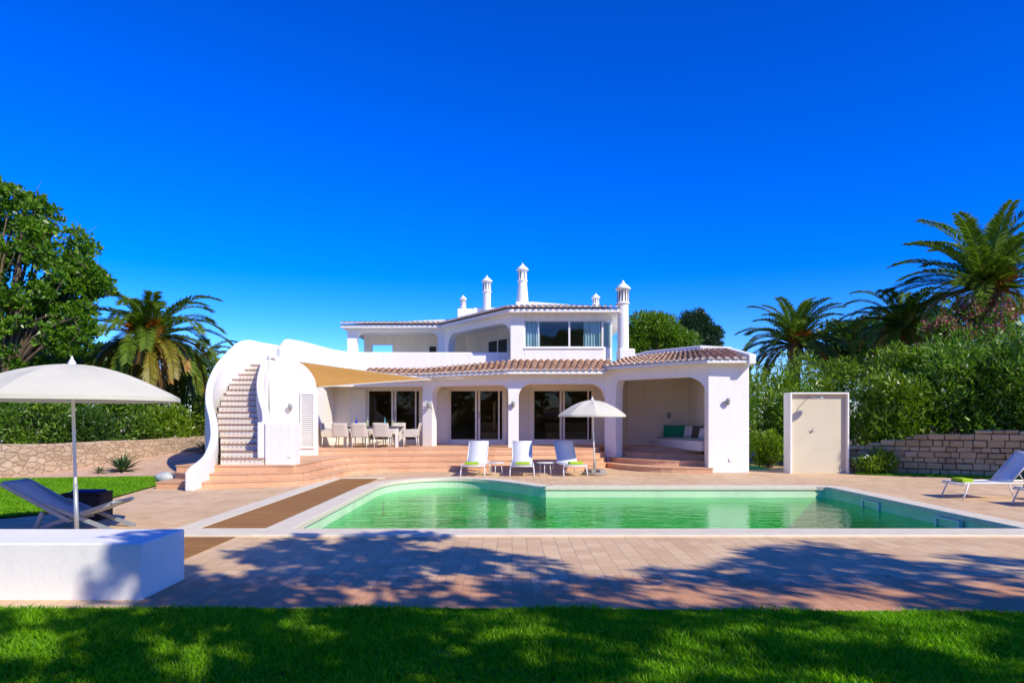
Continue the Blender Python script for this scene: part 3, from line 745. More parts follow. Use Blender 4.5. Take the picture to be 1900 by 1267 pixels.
def chimney(x,y,z0,z1,r,drum=.30,slits=10,taper=1.0):
    H=z1-z0; g=MB(VO); zc=z1-H*0; cap=r*1.15; d0=z1-cap*1.35-drum; d1=z1-cap*1.35
    g.lathe([(r*.86*taper,z0),(r*.86,d0-.06),(r*.86,d0-.05),(r*1.06,d0-.04),(r*1.06,d0+.0),(r*.93,d0+.01),(r*.93,d1),(r*1.22,d1+.01),(r*1.25,d1+.05),(r*.85,d1+.05+cap*.35),(r*.42,d1+.05+cap*.68),(r*.2,d1+.05+cap*.8),(r*.22,d1+.05+cap*.92),(r*.17,d1+.05+cap*1.05),(.001,z1)],(x,y,0),24)
    c=g.build('chimney',W,villa)
    s=MB(VO)
    for k in range(slits):
        t=2*math.pi*(k+.5)/slits; Mx=Matrix.Translation((x,y,0))@Matrix.Rotation(t,4,'Z')
        s.box((r*.90,-r*.085,d0+drum*.10),(r*.95,r*.085,d1-drum*.12),Mx)
    s.build('vent_slots',M['dark'],c)
    return c
def ch(px,y0,y1,Y,wpx,**k):
    a=P(px,y1,Y); b=P(px,y0,Y); return chimney(a.x,Y,b.z,a.z,wpx*Y/FPX/2,**k)
ch(859.5,590,548,31.2,11,drum=.32,slits=8); ch(903.5,582,511,30.8,16.5,drum=.42,slits=9)
ch(969.5,566,488,28.7,18.5,drum=.42,slits=8,taper=1.45); ch(1105.5,575,544,29.5,13,drum=.22,slits=9)
ch(1156,676,520,25.55,23,drum=.50,slits=12,taper=1.12)
g=MB(VO); g.box((3.95,25.2,3.6),(4.55,25.9,4.28)); g.build('chimney_base',W,villa,bevel=.06,seg=3)

# ------------------------------------------------------------------ outside stair of the villa
LPX=[416.5,417,416.5,416,414,412,410,409,412,416,421,426,431,437,444,452,460,469]
stair=MB(VO)
inner=[(-6.42,17.75,1.60),(-6.50,18.3,1.62),(-6.72,18.9,1.90),(-7.05,19.5,2.30),(-7.35,20.2,2.72),(-7.6,21.0,3.12),(-7.95,22.35,3.70)]
def inner_x(y):
    for a,b in zip(inner,inner[1:]):
        if y<=b[1]: t=(y-a[1])/(b[1]-a[1]); return a[0]+(b[0]-a[0])*t
    return inner[-1][0]-(y-inner[-1][1])*.1
SY=lambda k: 17.62+k*.305
r_=(3.47-.50)/17
treads=MB(VO); risers=MB(VO)
for k in range(17):
    y=SY(k); y2=SY(k+1)
    xl=(LPX[k]-CX)*y/FPX-.1; xl2=(LPX[min(k+1,17)]-CX)*y2/FPX-.1
    xr=inner_x(y)-.02; xr2=inner_x(y2)-.02
    z=.50+r_*(k+1); zb=z-r_
    risers.add([(xl,y,zb-.05),(xr,y,zb-.05),(xr,y,z-.03),(xl,y,z-.03)],[(0,1,2,3)])
    treads.add([(xl,y-.025,z-.03),(xr,y-.025,z-.03),(xr2,y2+.03,z-.03),(xl2,y2+.03,z-.03),(xl,y-.025,z),(xr,y-.025,z),(xr2,y2+.03,z),(xl2,y2+.03,z)],[(0,1,2,3),(4,7,6,5),(0,4,5,1),(1,5,6,2),(2,6,7,3),(3,7,4,0)])
# riser tiles with a small dotted pattern
mt,nt_,b_=newmat('dotted_riser_tiles'); v_=coords(nt_)
v_=coords(nt_,(1,0,1))
vo=nt_.nodes.new('ShaderNodeTexVoronoi'); vo.inputs['Scale'].default_value=8.7; vo.inputs['Randomness'].default_value=.15; nt_.links.new(v_,vo.inputs['Vector'])
dots=ramp(nt_,vo.outputs['Distance'],[(1,1,1),(0,0,0)],[.16,.24])
nt_.links.new(mixc(nt_,dots,(.74,.68,.58),(.40,.33,.29)),b_.inputs['Base Color']); b_.inputs['Roughness'].default_value=.4
st=risers.build('staircase',mt,villa)
treads.build('treads',plain('brown_clay_treads',(.36,.22,.14),.7,var=.15,nscale=8),st)
outer=[(-7.45,15.95,.42),(-7.46,16.2,.55),(-7.50,16.7,.66),(-7.56,17.2,.80),(-7.70,17.8,1.06),(-7.87,18.3,1.33),(-8.13,18.8,1.72),(-8.50,19.4,2.18),(-8.75,20.0,2.62),(-8.88,20.5,2.97),(-8.92,21.0,3.38),(-8.86,21.5,3.76),(-8.74,22.0,4.12),(-8.62,22.5,4.28),(-8.5,23.4,4.29),(-8.3,24.5,4.31),(-8.1,26.5,4.31)]
oc=smooth_curve(outer,4)
g=MB(VO); g.strip([(p.x,p.y) for p in oc],[-.01]*len(oc),[p.z for p in oc],.20); g.build('stair_parapet',W,st,bevel=.05,seg=3)
ic=smooth_curve(inner,4)
g=MB(VO); g.strip([(p.x,p.y) for p in ic],[.3]*len(ic),[p.z for p in ic],-.02+.22); g.build('stair_parapet',W,st,bevel=.03,seg=3)
g=MB(VO); g.box((-6.43,17.70,.3),(-5.68,18.35,1.60)); g.build('stair_newel',W,st,bevel=.05,seg=3)
# landing under the stair head
g=MB(VO); g.prism([(-8.9,22.78),(-7.6,22.78),(-7.4,24.5),(-8.4,24.5)],3.2,3.469); g.build('landing',W,st)
# quarter-round buttress wall right of the stair
g=MB(VO); bx0,bx1,byy=-7.95,-6.36,22.2
top=[]
for i in range(15):
    t=i/14; x=bx0+(bx1-bx0)*t
    top.append((x,2.45+1.25*math.sqrt(max(0,1-max(0,(t-.12)/.88)**2.4))))
g.strip([(x,byy) for x,z in top],[.3]*15,[z for x,z in top],.25); g.build('buttress_wall',W,villa,bevel=.04,seg=3)
shutter(-6.88,-6.42,byy-.006,.72,2.52)

# ------------------------------------------------------------------ wall lamps
def wall_lamp(x,y,z,label,rz=0,nm='wall_lamp'):
    r=empty(nm,(x,y,z),rz,label,'lamp','wall lamps of the villa')
    g=MB(); g.box((-.05,-.02,-.05),(.05,0,.05),bev=.008); g.tube([(0,-.02,0),(0,-.10,.02)],.018); g.build('bracket',M['lamp_grey'],r)
    g=MB(); Mx=Matrix.Translation((0,-.10,-.0))@Matrix.Rotation(R(25),4,'X'); 
    b=MB(); b.lathe([(.001,.10),(.055,.10),(.06,.09),(.06,-.09),(.055,-.10),(.001,-.10)],(0,0,0),16); g.add([Mx@v for v in b.v],b.f,True); g.build('lamp_shade',M['lamp_grey'],r)
    return r
a=P(540,755,22.2); wall_lamp(a.x,22.2,a.z,'small grey lamp on the round topped wall beside the outside stair')
a=P(796,752,25.75); wall_lamp(a.x,25.62,a.z,'small grey lamp on the pillar behind the dining table')
a=P(952,750,24.4); wall_lamp(a.x,24.4,a.z,'small grey lamp on the sunlit middle pillar between two glass doors')
a=P(1349,745,21.3); wall_lamp(a.x,21.3,a.z,'small grey lamp high on the broad white wall right of the alcove')
a=P(1240,770,26.6); wall_lamp(a.x,26.6,a.z,'small grey lamp on the shaded back wall of the alcove')
for px,py,yy,l in ((1355,853,21.3,'white socket cover low on the broad wall right of the alcove'),(538,846,17.72,'small socket low on the white newel block of the outside stair')):
    a=P(px,py,yy); g=MB(); g.box((a.x-.05,yy-.03,a.z-.05),(a.x+.05,yy,a.z+.05),bev=.008); tag(g.build('wall_socket',M['whitepole']),l,'socket')

# ------------------------------------------------------------------ shade sail
def sail_mesh():
    A=Vector((-7.82,22.16,3.66)); B=Vector((-6.42,22.5,2.72)); C=Vector((-2.95,24.95,3.12)); N=18; vs=[]; idx={}
    for i in range(N+1):
        for j in range(N+1-i):
            u=i/N; v=j/N; w_=1-u-v
            p=A*w_+B*u+C*v
            c=(A+B+C)/3; e=27*u*v*w_
            pull=4*(u*v*.10+v*w_*.055+w_*u*.03)
            p=p.lerp(c,pull*.5)+Vector((.1,.12,-.16))*e
            idx[i,j]=len(vs); vs.append(p)
    fs=[]
    for i in range(N):
        for j in range(N-i):
            fs.append((idx[i,j],idx[i+1,j],idx[i,j+1]))
            if j<N-i-1: fs.append((idx[i+1,j],idx[i+1,j+1],idx[i,j+1]))
    return vs,fs,A,B,C,[vs[idx[N-j,j]] for j in range(N+1)],[vs[idx[0,j]] for j in range(N+1)]
vs,fs,A,B,C,low,upp=sail_mesh()
sail=empty('shade_sail',B,label='ochre triangular shade sail stretched over the dining terrace',cat='shade sail')
g=MB(B); g.add(vs,fs,True); o=g.build('cloth',M['sail'],sail); m=o.modifiers.new('t','SOLIDIFY'); m.thickness=.006
g=MB(B); g.tube(low,.02,6); g.tube(upp,.014,6); g.build('hem',M['canopy'],sail)
g=MB(B); g.tube([C,C+Vector((.55,-.12,.02)),C+Vector((1.2,-.42,.02))],.012,6); g.build('cable',M['canopy'],sail)
g=MB(B); g.tube([(-7.86,22.12,1.5),(-7.9,22.12,3.72)],.022,8); g.build('mast',M['lamp_grey'],sail)

# ------------------------------------------------------------------ parasols
def parasol(name, base, hub, rad, rim, crown, label, ribs=8, sleeve=None):
    r=empty(name,base,0,label,'parasol','round off white parasols')
    b=Vector(base); h=Vector(hub)-b
    g=MB(); N=ribs*6; K=9; vs=[]
    def pt(t,k):
        f=k/K; a=2*math.pi*t/N; seg=(t%6)/6; sag=1-.055*math.sin(math.pi*seg)*f - (1-math.cos(math.pi/ribs))*math.sin(math.pi*seg)*f*.0
        rr=rad*f*sag; z=crown-(crown-rim)*(f**1.85)-.035*math.sin(math.pi*seg)*math.sin(math.pi*min(1,f*1.05))
        return Vector((h.x+rr*math.cos(a),h.y+rr*math.sin(a),z))
    for q in range(ribs):
        vs=[pt(q*6+e,k) if e<6 else pt((q*6+6)%N,k) for e in range(7) for k in range(K+1)]
        g.add(vs,[(e*(K+1)+k,e*(K+1)+k+1,(e+1)*(K+1)+k+1,(e+1)*(K+1)+k) for e in range(6) for k in range(K)],True)
    n0=len(vs); val=[]
    for t in range(N):
        p=pt(t,K); val += [p,Vector((h.x+(p.x-h.x)*1.002,h.y+(p.y-h.y)*1.002,p.z-.055))]
    g.add(val,[(2*t,2*((t+1)%N),2*((t+1)%N)+1,2*t+1) for t in range(N)],True)
    g.build('canopy',M['canopy'],r)
    top=Vector((h.x,h.y,crown))
    g=MB(); g.tube([Vector((0,0,0)),top],.022,10); g.build('pole',M['whitepole'],r)
    if sleeve: g=MB(); g.tube([Vector((0,0,0)),(top)*sleeve],.029,10); g.build('pole_sleeve',M['pole'],r)
    g=MB(); g.lathe([(.04,crown-.02),(.05,crown+.02),(.03,crown+.05),(.014,crown+.075),(.02,crown+.09),(.001,crown+.11)],(h.x,h.y,0),12); g.build('finial',M['whitepole'],r)
    for k in range(ribs):
        a=2*math.pi*k/ribs; g=MB(); pts=[]
        for q in range(K+1):
            p=pt(k*6,q); p.z-=.014; pts.append(p)
        g.tube(pts,.006,5); hubp=Vector((h.x,h.y,rim+.12)); g.tube([hubp,pt(k*6,5)-Vector((0,0,.015))],.005,5); g.build('rib',M['whitepole'],r)
    return r
parasol('parasol',(-5.86,9.2,0),(-5.93,9.2,0),1.38,1.985,2.43,'large off white parasol on a grey pole behind the low white wall',sleeve=.34)
pa=parasol('parasol',(2.50,20.6,.0),(2.42,20.6,0),1.02,1.80,2.25,'smaller off white parasol on a stone base beside the poolside loungers')
g=MB(); g.lathe([(.001,0),(.36,0),(.38,.02),(.38,.07),(.36,.09),(.1,.09),(.07,.12),(.045,.14),(.045,.42),(.001,.42)],(0,0,0),28); g.build('base',M['plinth'],pa)
for k in range(4):
    a=math.pi/4+k*math.pi/2; g=MB(); Mx=Matrix.Translation((.2*math.cos(a),.2*math.sin(a),.13))@Matrix.Rotation(a,4,'Z'); g.box((-.11,-.13,-.04),(.11,.13,.045),Mx,bev=0); g.build('weight',M['plinth'],pa,bevel=.012)

# ------------------------------------------------------------------ sun loungers
def lounger():
    r=empty('sun_lounger')
    w=.33; zs=.34
    hinge=Vector((0,1.05,zs)); top=Vector((0,1.62,.98))
    g=MB()
    for s in (-1,1):
        g.tube([(s*w,0.02,zs-.03),(s*w,.08,zs),(s*w,1.05,zs),(s*w,1.85,zs)],.019,8)
    g.tube([(-w,.02,zs-.03),(w,.02,zs-.03)],.019,8); g.tube([(-w,1.85,zs),(w,1.85,zs)],.017,8); g.tube([(-w,1.05,zs),(w,1.05,zs)],.014,8)
    g.build('frame',M['whitepole'],r)
    g=MB()
    for s in (-1,1): g.tube([(s*(w-.03),1.06,zs+.01),(s*(w-.03),top.y,top.z)],.016,8)
    g.tube([(-w+.03,top.y,top.z),(w-.03,top.y,top.z)],.016,8)
    g.tube([(-.2,1.42,.75),(-.2,1.72,zs)],.009,6); g.tube([(.2,1.42,.75),(.2,1.72,zs)],.009,6); g.build('back_frame',M['whitepole'],r)
    g=MB(); N=10; vs=[]
    for i in range(N+1):
        y=.05+1.0*i/N; z=zs+.012-.018*math.sin(math.pi*i/N); vs += [(-w+.012,y,z),(0,y,z-.01),(w-.012,y,z)]
    fs=[(3*i+k,3*i+k+1,3*i+k+4,3*i+k+3) for i in range(N) for k in (0,1)]
    g.add(vs,fs,True); o=g.build('seat',M['mesh_white'],r); o.modifiers.new('t','SOLIDIFY').thickness=.006
    g=MB(); vs=[]
    for i in range(N+1):
        p=hinge.lerp(top,i/N)+Vector((0,.03,-.02))*math.sin(math.pi*i/N)*.7+Vector((0,-.012,.012)); vs += [(-w+.032,p.y,p.z),(0,p.y+.008,p.z),(w-.032,p.y,p.z)]
    g.add(vs,fs,True); o=g.build('backrest',M['mesh_white'],r); o.modifiers.new('t','SOLIDIFY').thickness=.006
    for s in (-1,1):
        for y0,y1 in ((.16,.02),(1.45,1.60)):
            g=MB(); g.tube([(s*w,y0,zs),(s*(w+.02),(y0+y1)/2,.17),(s*(w+.025),y1,0)],.017,8); g.build('leg',M['whitepole'],r)
    return r
def towel(loc,rz,label):
    r=empty('folded_towel',loc,rz,label,'towel','lime green towels on the loungers')
    g=MB(); g.box((-.21,-.12,0),(.21,.12,.034),bev=.014); g.build('lower_fold',M['towel'],r)
    g=MB(); g.box((-.205,-.115,.0345),(.205,.118,.07),bev=.016); g.build('upper_fold',M['towel'],r)
    return r
GL='white sun loungers around the pool'
lspec=[(-1.15,19.80,R(-4),'white sun lounger with a sunlit back, left of the first low side table','lime towel on the left lounger behind the pool',-.05),
       (.29,19.80,R(-1),'white sun lounger with a sunlit back, between the two low side tables','lime towel on the middle lounger behind the pool',.02),
       (1.86,19.85,R(9),'white sun lounger with a shaded back, beside the parasol base','lime towel on the lounger beside the parasol base',.05),
       (9.40,14.62,R(-90),'white sun lounger seen side on near the right stone wall','lime towel on the side on lounger nearer the stone wall',.0),
       (9.95,13.25,R(-90),'white sun lounger cut off by the right edge of the photo','lime towel on the lounger cut off by the right edge',.0)]
lg=lounger()
for i,(x,y,rz,lab,tl,dx) in enumerate(lspec):
    o=lg if i==0 else copy_tree(lg)
    o.location=(x,y,0); o.rotation_euler=(0,0,rz); tag(o,lab,'sun lounger',GL)
    Mx=Matrix.Translation((x,y,0))@Matrix.Rotation(rz,4,'Z'); p=Mx@Vector((dx,.24,.352)); towel(p,rz+R(random.uniform(-5,5)),tl)

# low side tables
def side_table():
    r=empty('side_table'); g=MB(); g.lathe([(.001,.375),(.235,.375),(.245,.383),(.245,.395),(.235,.40),(.001,.40)],(0,0,0),28); g.build('table_top',M['whitepole'],r)
    for k in range(3):
        a=2*math.pi*k/3+.4; g=MB(); g.tube([(.16*math.cos(a),.16*math.sin(a),.375),(.20*math.cos(a),.20*math.sin(a),0)],.011,7); g.build('leg',M['whitepole'],r)
    return r
st_=side_table(); st_.location=(-.47,20.3,0); tag(st_,'small round white table between the left and middle poolside loungers','side table','low round tables between the loungers')
o=copy_tree(st_); o.location=(.98,20.25,0); o['label']='small round white table between the middle lounger and the parasol lounger'
o=copy_tree(st_); o.location=(11.2,14.0,0); o['label']='small round white table between the two loungers at the right'

# ------------------------------------------------------------------ dining set
TB=(-5.08,25.0,.66)
tb=empty('dining_table',TB,0,'long dining table with a dark top and pale legs under the shade sail','table')
g=MB(); g.box((-1.05,-.48,.70),(1.05,.48,.745),bev=.008); g.build('table_top',M['tabletop'],tb)
g=MB(); g.box((-1.0,-.44,.62),(1.0,-.41,.70)); g.box((-1.0,.41,.62),(1.0,.44,.70)); g.build('apron',M['frame'],tb)
for sx in (-1,1):
    for sy in (-1,1): g=MB(); g.box((sx*.93-.05,sy*.40-.05,0),(sx*.93+.05,sy*.40+.05,.70)); g.build('leg',M['frame'],tb)
def dchair():
    r=empty('dining_chair')
    g=MB(); g.box((-.27,-.25,.38),(.27,.26,.45),bev=.03); g.build('seat',M['chair_weave'],r)
    g=MB(); N=8; vs=[]
    for i in range(N+1):
        z=.38+.49*i/N; y=.25+.10*(i/N)**1.2
        for x in (-.27,-.14,0,.14,.27): vs.append((x,y-.03*(1-(x/.27)**2)*0,z))
    g.add(vs,[(5*i+k,5*i+k+1,5*i+k+6,5*i+k+5) for i in range(N) for k in range(4)],True); o=g.build('backrest',M['chair_weave'],r); m=o.modifiers.new('t','SOLIDIFY'); m.thickness=.045; m.offset=0; b=o.modifiers.new('b','BEVEL'); b.width=.015
    for s in (-1,1):
        g=MB(); g.add([(s*.27,-.24,.36),(s*.27,.27,.36),(s*.27,.31,.66),(s*.27,-.24,.63)],[(0,1,2,3)]); o=g.build('armrest',M['chair_weave'],r); m=o.modifiers.new('t','SOLIDIFY'); m.thickness=.05; m.offset=0; b=o.modifiers.new('b','BEVEL'); b.width=.018; b.segments=3
    for sx in (-1,1):
        for sy in (-1,1): g=MB(); g.tube([(sx*.245,sy*.23,.38),(sx*.25,sy*.24+.02,0)],.020,8,r1=.014); g.build('leg',M['frame'],r)
    return r
dc=dchair()
cs=[(-6.04,24.22,R(180),'pale armchair on the near side of the dining table, at its left'),(-5.36,24.2,R(180),'pale armchair at the middle of the near side of the dining table'),
    (-4.58,24.18,R(180),'pale armchair on the near side of the dining table, at its right'),(-3.70,25.0,R(-90),'pale armchair at the right end of the dining table, seen from the side'),
    (-6.62,24.95,R(90),'pale armchair at the left end of the dining table, seen from the side'),
    (-5.85,25.85,0,'pale armchair on the far side of the dining table, at its left'),(-5.08,25.85,0,'pale armchair at the middle of the far side of the dining table'),(-4.35,25.85,0,'pale armchair on the far side of the dining table, at its right')]
for i,(x,y,rz,l) in enumerate(cs):
    o=dc if i==0 else copy_tree(dc); o.location=(x,y,.66); o.rotation_euler=(0,0,rz); tag(o,l,'chair','pale armchairs round the dining table')
def bottle(name,x,y,prof,mat,label,cat):
    g=MB((x,y,1.405)); g.lathe(prof,(x,y,1.406),16); o=g.build(name,mat); o.location=(x,y,1.405); tag(o,label,cat)
bp=[(.001,0),(.042,0),(.045,.01),(.045,.16),(.035,.20),(.015,.24),(.014,.31),(.018,.315),(.018,.33),(.001,.33)]
bottle('bottle',-5.66,24.8,bp,M['bottle_blue'],'cobalt blue bottle standing on the dining table','bottle')
bottle('bottle',-5.27,24.9,[(r*.85,z) for r,z in bp],M['bottle_green'],'pale green bottle on the dining table between blue and teal bottles','bottle')
bottle('bottle',-4.62,24.8,[(r*.75,z) for r,z in bp],M['bottle_teal'],'slim teal bottle on the dining table','bottle')
bottle('wine_glass',-4.35,24.85,[(.001,0),(.035,.003),(.006,.01),(.006,.10),(.03,.13),(.042,.17),(.036,.22)],M['bottle_green'],'stemmed glass near the right end of the dining table','glass')
bottle('bowl',-4.98,24.85,[(.001,.005),(.06,.005),(.13,.055),(.15,.075),(.14,.075),(.06,.02),(.001,.02)],M['bowl'],'shallow brown bowl in the middle of the dining table','bowl')
for x,l in ((-5.5,'white plate beside the blue bottle on the dining table'),(-4.3,'white plate at the right end of the dining table')):
    bottle('plate',x,24.68,[(.001,.004),(.09,.004),(.14,.018),(.138,.024),(.09,.01),(.001,.01)],M['whitepole'],l,'plate')

# ------------------------------------------------------------------ alcove cushions, things seen behind the glass
def cushion(c,size,rot,mat,label):
    r=empty('cushion',c,0); r.rotation_euler=rot
    w_,t_,h_=size; N=10; vs=[]; fs=[]
    for s in (-1,1):
        for i in range(N+1):
            for j in range(N+1):
                u=2*i/N-1; v=2*j/N-1; e=(1-abs(u)**2.6)*(1-abs(v)**2.6)
                k=1-.05*(1-abs(u))*abs(v)**3-.05*(1-abs(v))*abs(u)**3
                vs.append((u*w_/2*k,s*t_/2*e**.6,v*h_/2*k))
    n=(N+1)**2
    for o in (0,n):
        for i in range(N):
            for j in range(N): fs.append((o+i*(N+1)+j,o+(i+1)*(N+1)+j,o+(i+1)*(N+1)+j+1,o+i*(N+1)+j+1))
    bpy.data.objects.remove(r)
    g=MB(); g.add(vs,fs,True); ob=g.build('cushion',mat); ob.location=c; ob.rotation_euler=rot; tag(ob,label,'cushion')
cushion((6.18,26.0,1.20),(.85,.2,.50),(R(-14),0,R(-25)),M['greenc'],'wide green cushion leaning at the back of the alcove bench')
cushion((6.52,25.2,1.20),(.46,.16,.46),(R(-14),0,R(-60)),M['whitec'],'white cushion beside the green one on the alcove bench')
cushion((6.62,24.45,1.20),(.48,.16,.48),(R(-14),0,R(-55)),M['brownc'],'dark brown cushion on the alcove bench')
cushion((6.66,23.75,1.17),(.44,.16,.42),(R(-14),0,R(-62)),M['whitec'],'white cushion nearest the outer wall on the alcove bench')
g=MB(); g.prism([(5.62,26.5),(5.72,25.8),(6.0,24.4),(6.18,23.2),(6.8,22.8),(6.86,26.5)],.945,1.0); tag(g.build('bench_pad',plain('grey_green_pad',(.30,.38,.34),.9),bevel=.02),'thin grey green seat pad lying on the alcove bench','seat pad')
ic_=empty('armchair',(-.95,28.6,.72),0,'pale armchair standing behind the middle glass door','armchair')
g=MB(); g.box((-.4,-.35,.12),(.4,.35,.42),bev=.05); g.build('seat',M['cloth_int'],ic_)
g=MB(); g.box((-.4,.22,.425),(.4,.38,.80),bev=.05); g.build('backrest',M['cloth_int'],ic_)
fl=empty('floor_lamp',(-.72,28.0,.72),0,'slim white floor lamp standing behind the middle glass door','lamp')
g=MB(); g.lathe([(.001,0),(.14,0),(.14,.02),(.012,.03),(.012,.6)],(0,0,0),16); g.build('stand',M['whitepole'],fl); g=MB(); g.lathe([(.06,.55),(.06,1.65),(.05,1.66)],(0,0,0),16); g.build('lamp_shade',M['whitec'],fl)
sf=empty('sofa',(2.3,29.0,.72),0,'pale sofa standing behind the right glass door','sofa')
g=MB(); g.box((-.9,-.4,.1),(.9,.4,.42),bev=.05); g.build('seat',M['cloth_int'],sf); g=MB(); g.box((-.9,.25,.425),(.9,.45,.82),bev=.05); g.build('backrest',M['cloth_int'],sf)

# ------------------------------------------------------------------ low white wall, deck chair, wicker box
g=MB(); g.box((-14,6.40,-.02),(-3.47,7.24,.53)); o=g.build('low_wall',M['white'],bevel=.018,seg=3); tag(o,'thick low white wall in the left foreground at the edge of the lawn','wall')
dk=empty('deck_chair',(-6.72,10.5,0),0,'grey folding deck chair with crossed legs under the large parasol','deck chair')
def bar(mb,a,b,wx=.02,wy=.028):
    a=Vector(a); b=Vector(b); d=(b-a); L=d.length; Mx=Matrix.Translation(a)@d.to_track_quat('Z','Y').to_matrix().to_4x4(); mb.box((-wx,-wy,0),(wx,wy,L),Mx)
for s in (-.29,.29):
    g=MB(); bar(g,(-.42,s,.03),(-.30,s,.30)); g.build('leg',M['greyframe'],dk)
    g=MB(); bar(g,(.78,s*.93,.0),(-.30,s*.93,.42)); g.build('leg',M['greyframe'],dk)
    g=MB(); bar(g,(-.52,s*.86,.0),(.74,s*.86,.44)); g.build('side_rail',M['greyframe'],dk)
    g=MB(); bar(g,(-.92,s,.72),(.10,s,.17)); g.build('back_rail',M['greyframe'],dk)
g=MB()
for p in ((-.92,.72),(.74,.44),(.10,.17)):
    g=MB(); g.tube([(p[0],-.30,p[1]),(p[0],.30,p[1])],.016,8); g.build('crossbar',M['greyframe'],dk)
def sling(a,b,name,mat,sag):
    g=MB(); N=12; vs=[]; a=Vector(a); b=Vector(b)
    for i in range(N+1):
        p=a.lerp(b,i/N); p.z-=sag*math.sin(math.pi*i/N); vs += [(p.x,-.26,p.z),(p.x,0,p.z-.01),(p.x,.26,p.z)]
    g.add(vs,[(3*i+k,3*i+k+1,3*i+k+4,3*i+k+3) for i in range(N) for k in (0,1)],True); o=g.build(name,mat,dk); o.modifiers.new('t','SOLIDIFY').thickness=.012
sling((-.93,0,.75),(.14,0,.21),'backrest',M['greycloth'],.05); sling((.10,0,.20),(.74,0,.46),'seat',M['greycloth'],.04)
wb=empty('wicker_box',(-7.15,11.5,0),R(4),'dark wicker box with a navy cushion lying in it, behind the deck chair','box')
g=MB(); g.box((-.31,-.22,.02),(.31,.22,.43),bev=.02); g.build('box_body',M['wicker'],wb); g=MB(); g.box((-.32,-.23,.431),(.32,.23,.46),bev=.01); g.build('rim',M['wicker'],wb)
g=MB((-7.12,11.5,.50)); g.box((-7.34,11.36,.462),(-6.90,11.64,.50),bev=.016); o=g.build('cushion',M['navy']); o.location=(-7.12,11.5,.50); tag(o,'thin navy cushion lying on the dark wicker box','cushion')
# grey urn lying by the path
ur=empty('urn',(-9.0,17.7,.16),0,'pale grey urn lying on its side at the end of the side lawn','urn')
g=MB(); b=MB(); b.lathe([(.001,-.30),(.07,-.30),(.10,-.26),(.20,-.10),(.235,.06),(.20,.20),(.15,.26),(.165,.30),(.14,.30),(.11,.24),(.001,.20)],(0,0,0),24)
Mx=Matrix.Rotation(R(-68),4,'Y')@Matrix.Rotation(R(10),4,'X'); Mx=Matrix.Rotation(R(20),4,'Z')@Matrix.Rotation(R(-115+180+35),4,'Y'); g.add([Mx@v for v in b.v],b.f,True); g.build('body',M['urn'],ur); ur.scale=(.74,.74,.74)

# ------------------------------------------------------------------ shower wall
sx0,sx1,sy=8.58,10.40,21.05
sh=empty('shower_wall',((sx0+sx1)/2,sy+.25,0),0,'free standing white shower wall with a tan recessed panel','shower')
org=sh.location
g=MB(org)
g.box((sx0,sy,-.01),(sx0+.06,sy+.52,2.50)); g.box((sx1-.05,sy,-.01),(sx1,sy+.52,2.50)); g.box((sx0+.06,sy,2.45),(sx1-.05,sy+.52,2.50)); g.box((sx0+.06,sy+.18,-.01),(sx1-.05,sy+.50,2.45))
g.build('surround',W,sh,bevel=.008)
g=MB(org); g.box((sx0+.06,sy+.14,0),(sx1-.05,sy+.178,2.45)); g.build('back_panel',M['panel'],sh)
hx=P(1508,736,sy).x; hz=2.33
g=MB(org); g.tube([(hx-.08,sy+.2,hz+.02),(hx-.08,sy-.18,hz+.02),(hx+.03,sy-.35,hz)],.012,8); g.build('shower_arm',M['steel'],sh)
g=MB(org); g.lathe([(.001,hz+.02),(.03,hz+.02),(.165,hz-.004),(.165,hz-.02),(.001,hz-.02)],(hx+.03,sy-.37,0),24); g.build('shower_head',M['steel'],sh)
a=P(1510,800,sy); g=MB(org); g.tube([(a.x,sy+.2,a.z),(a.x,sy+.10,a.z)],.03,12); g.tube([(a.x,sy+.10,a.z),(a.x+.0,sy+.05,a.z+.10)],.011,8); g.build('tap',M['steel'],sh)
g=MB((8.0,23.6,0)); 
for i in range(14): g.box((7.6,22.6+i*.14,.004),(8.55,22.72+i*.14,.03))
o=g.build('duckboard_mat',M['hose']); o.location=(8.0,23.6,0); tag(o,'bright green slatted mat on the path between the villa and the shower wall','mat')

# ------------------------------------------------------------------ plants
def leaf_quads(C, D, L, Wd, fold=.0, droop=0.0):
    """one diamond leaf per row: base C, direction D, length L, width Wd"""
    n=len(C); D=D/np.linalg.norm(D,axis=1,keepdims=True)
    A=rng.normal(size=(n,3)); S=np.cross(D,A); S/=np.linalg.norm(S,axis=1,keepdims=True)+1e-9
    L=L[:,None]; Wd=Wd[:,None]; V=np.zeros((n,4,3),np.float32)
    V[:,0]=C; V[:,1]=C+D*L*.45+S*Wd; V[:,2]=C+D*L; V[:,3]=C+D*L*.45-S*Wd
    V[:,2,2]-=droop*L[:,0]
    return V.reshape(-1,3)
def clump_leaves(cl, per, size, asp=.28, up=.35, shell=.5, outward=.9):
    """cl: rows of x,y,z,radius; leaves in every clump, pointing outward"""
    cl=np.asarray(cl,float); w=cl[:,3]**2; cnt=np.maximum(6,(per*w/w.mean()).astype(int)); idx=np.repeat(np.arange(len(cl)),cnt); n=len(idx)
    d=rng.normal(size=(n,3)); d/=np.linalg.norm(d,axis=1,keepdims=True)
    rad=cl[idx,3]*(shell+(1-shell)*rng.random(n)**.7)
    C=cl[idx,:3]+d*rad[:,None]*np.array([1,1,.85])
    D=d*outward+rng.normal(size=(n,3))*.55; D[:,2]+=up
    L=size*(.6+.8*rng.random(n)); return leaf_quads(C,D,L,L*asp)
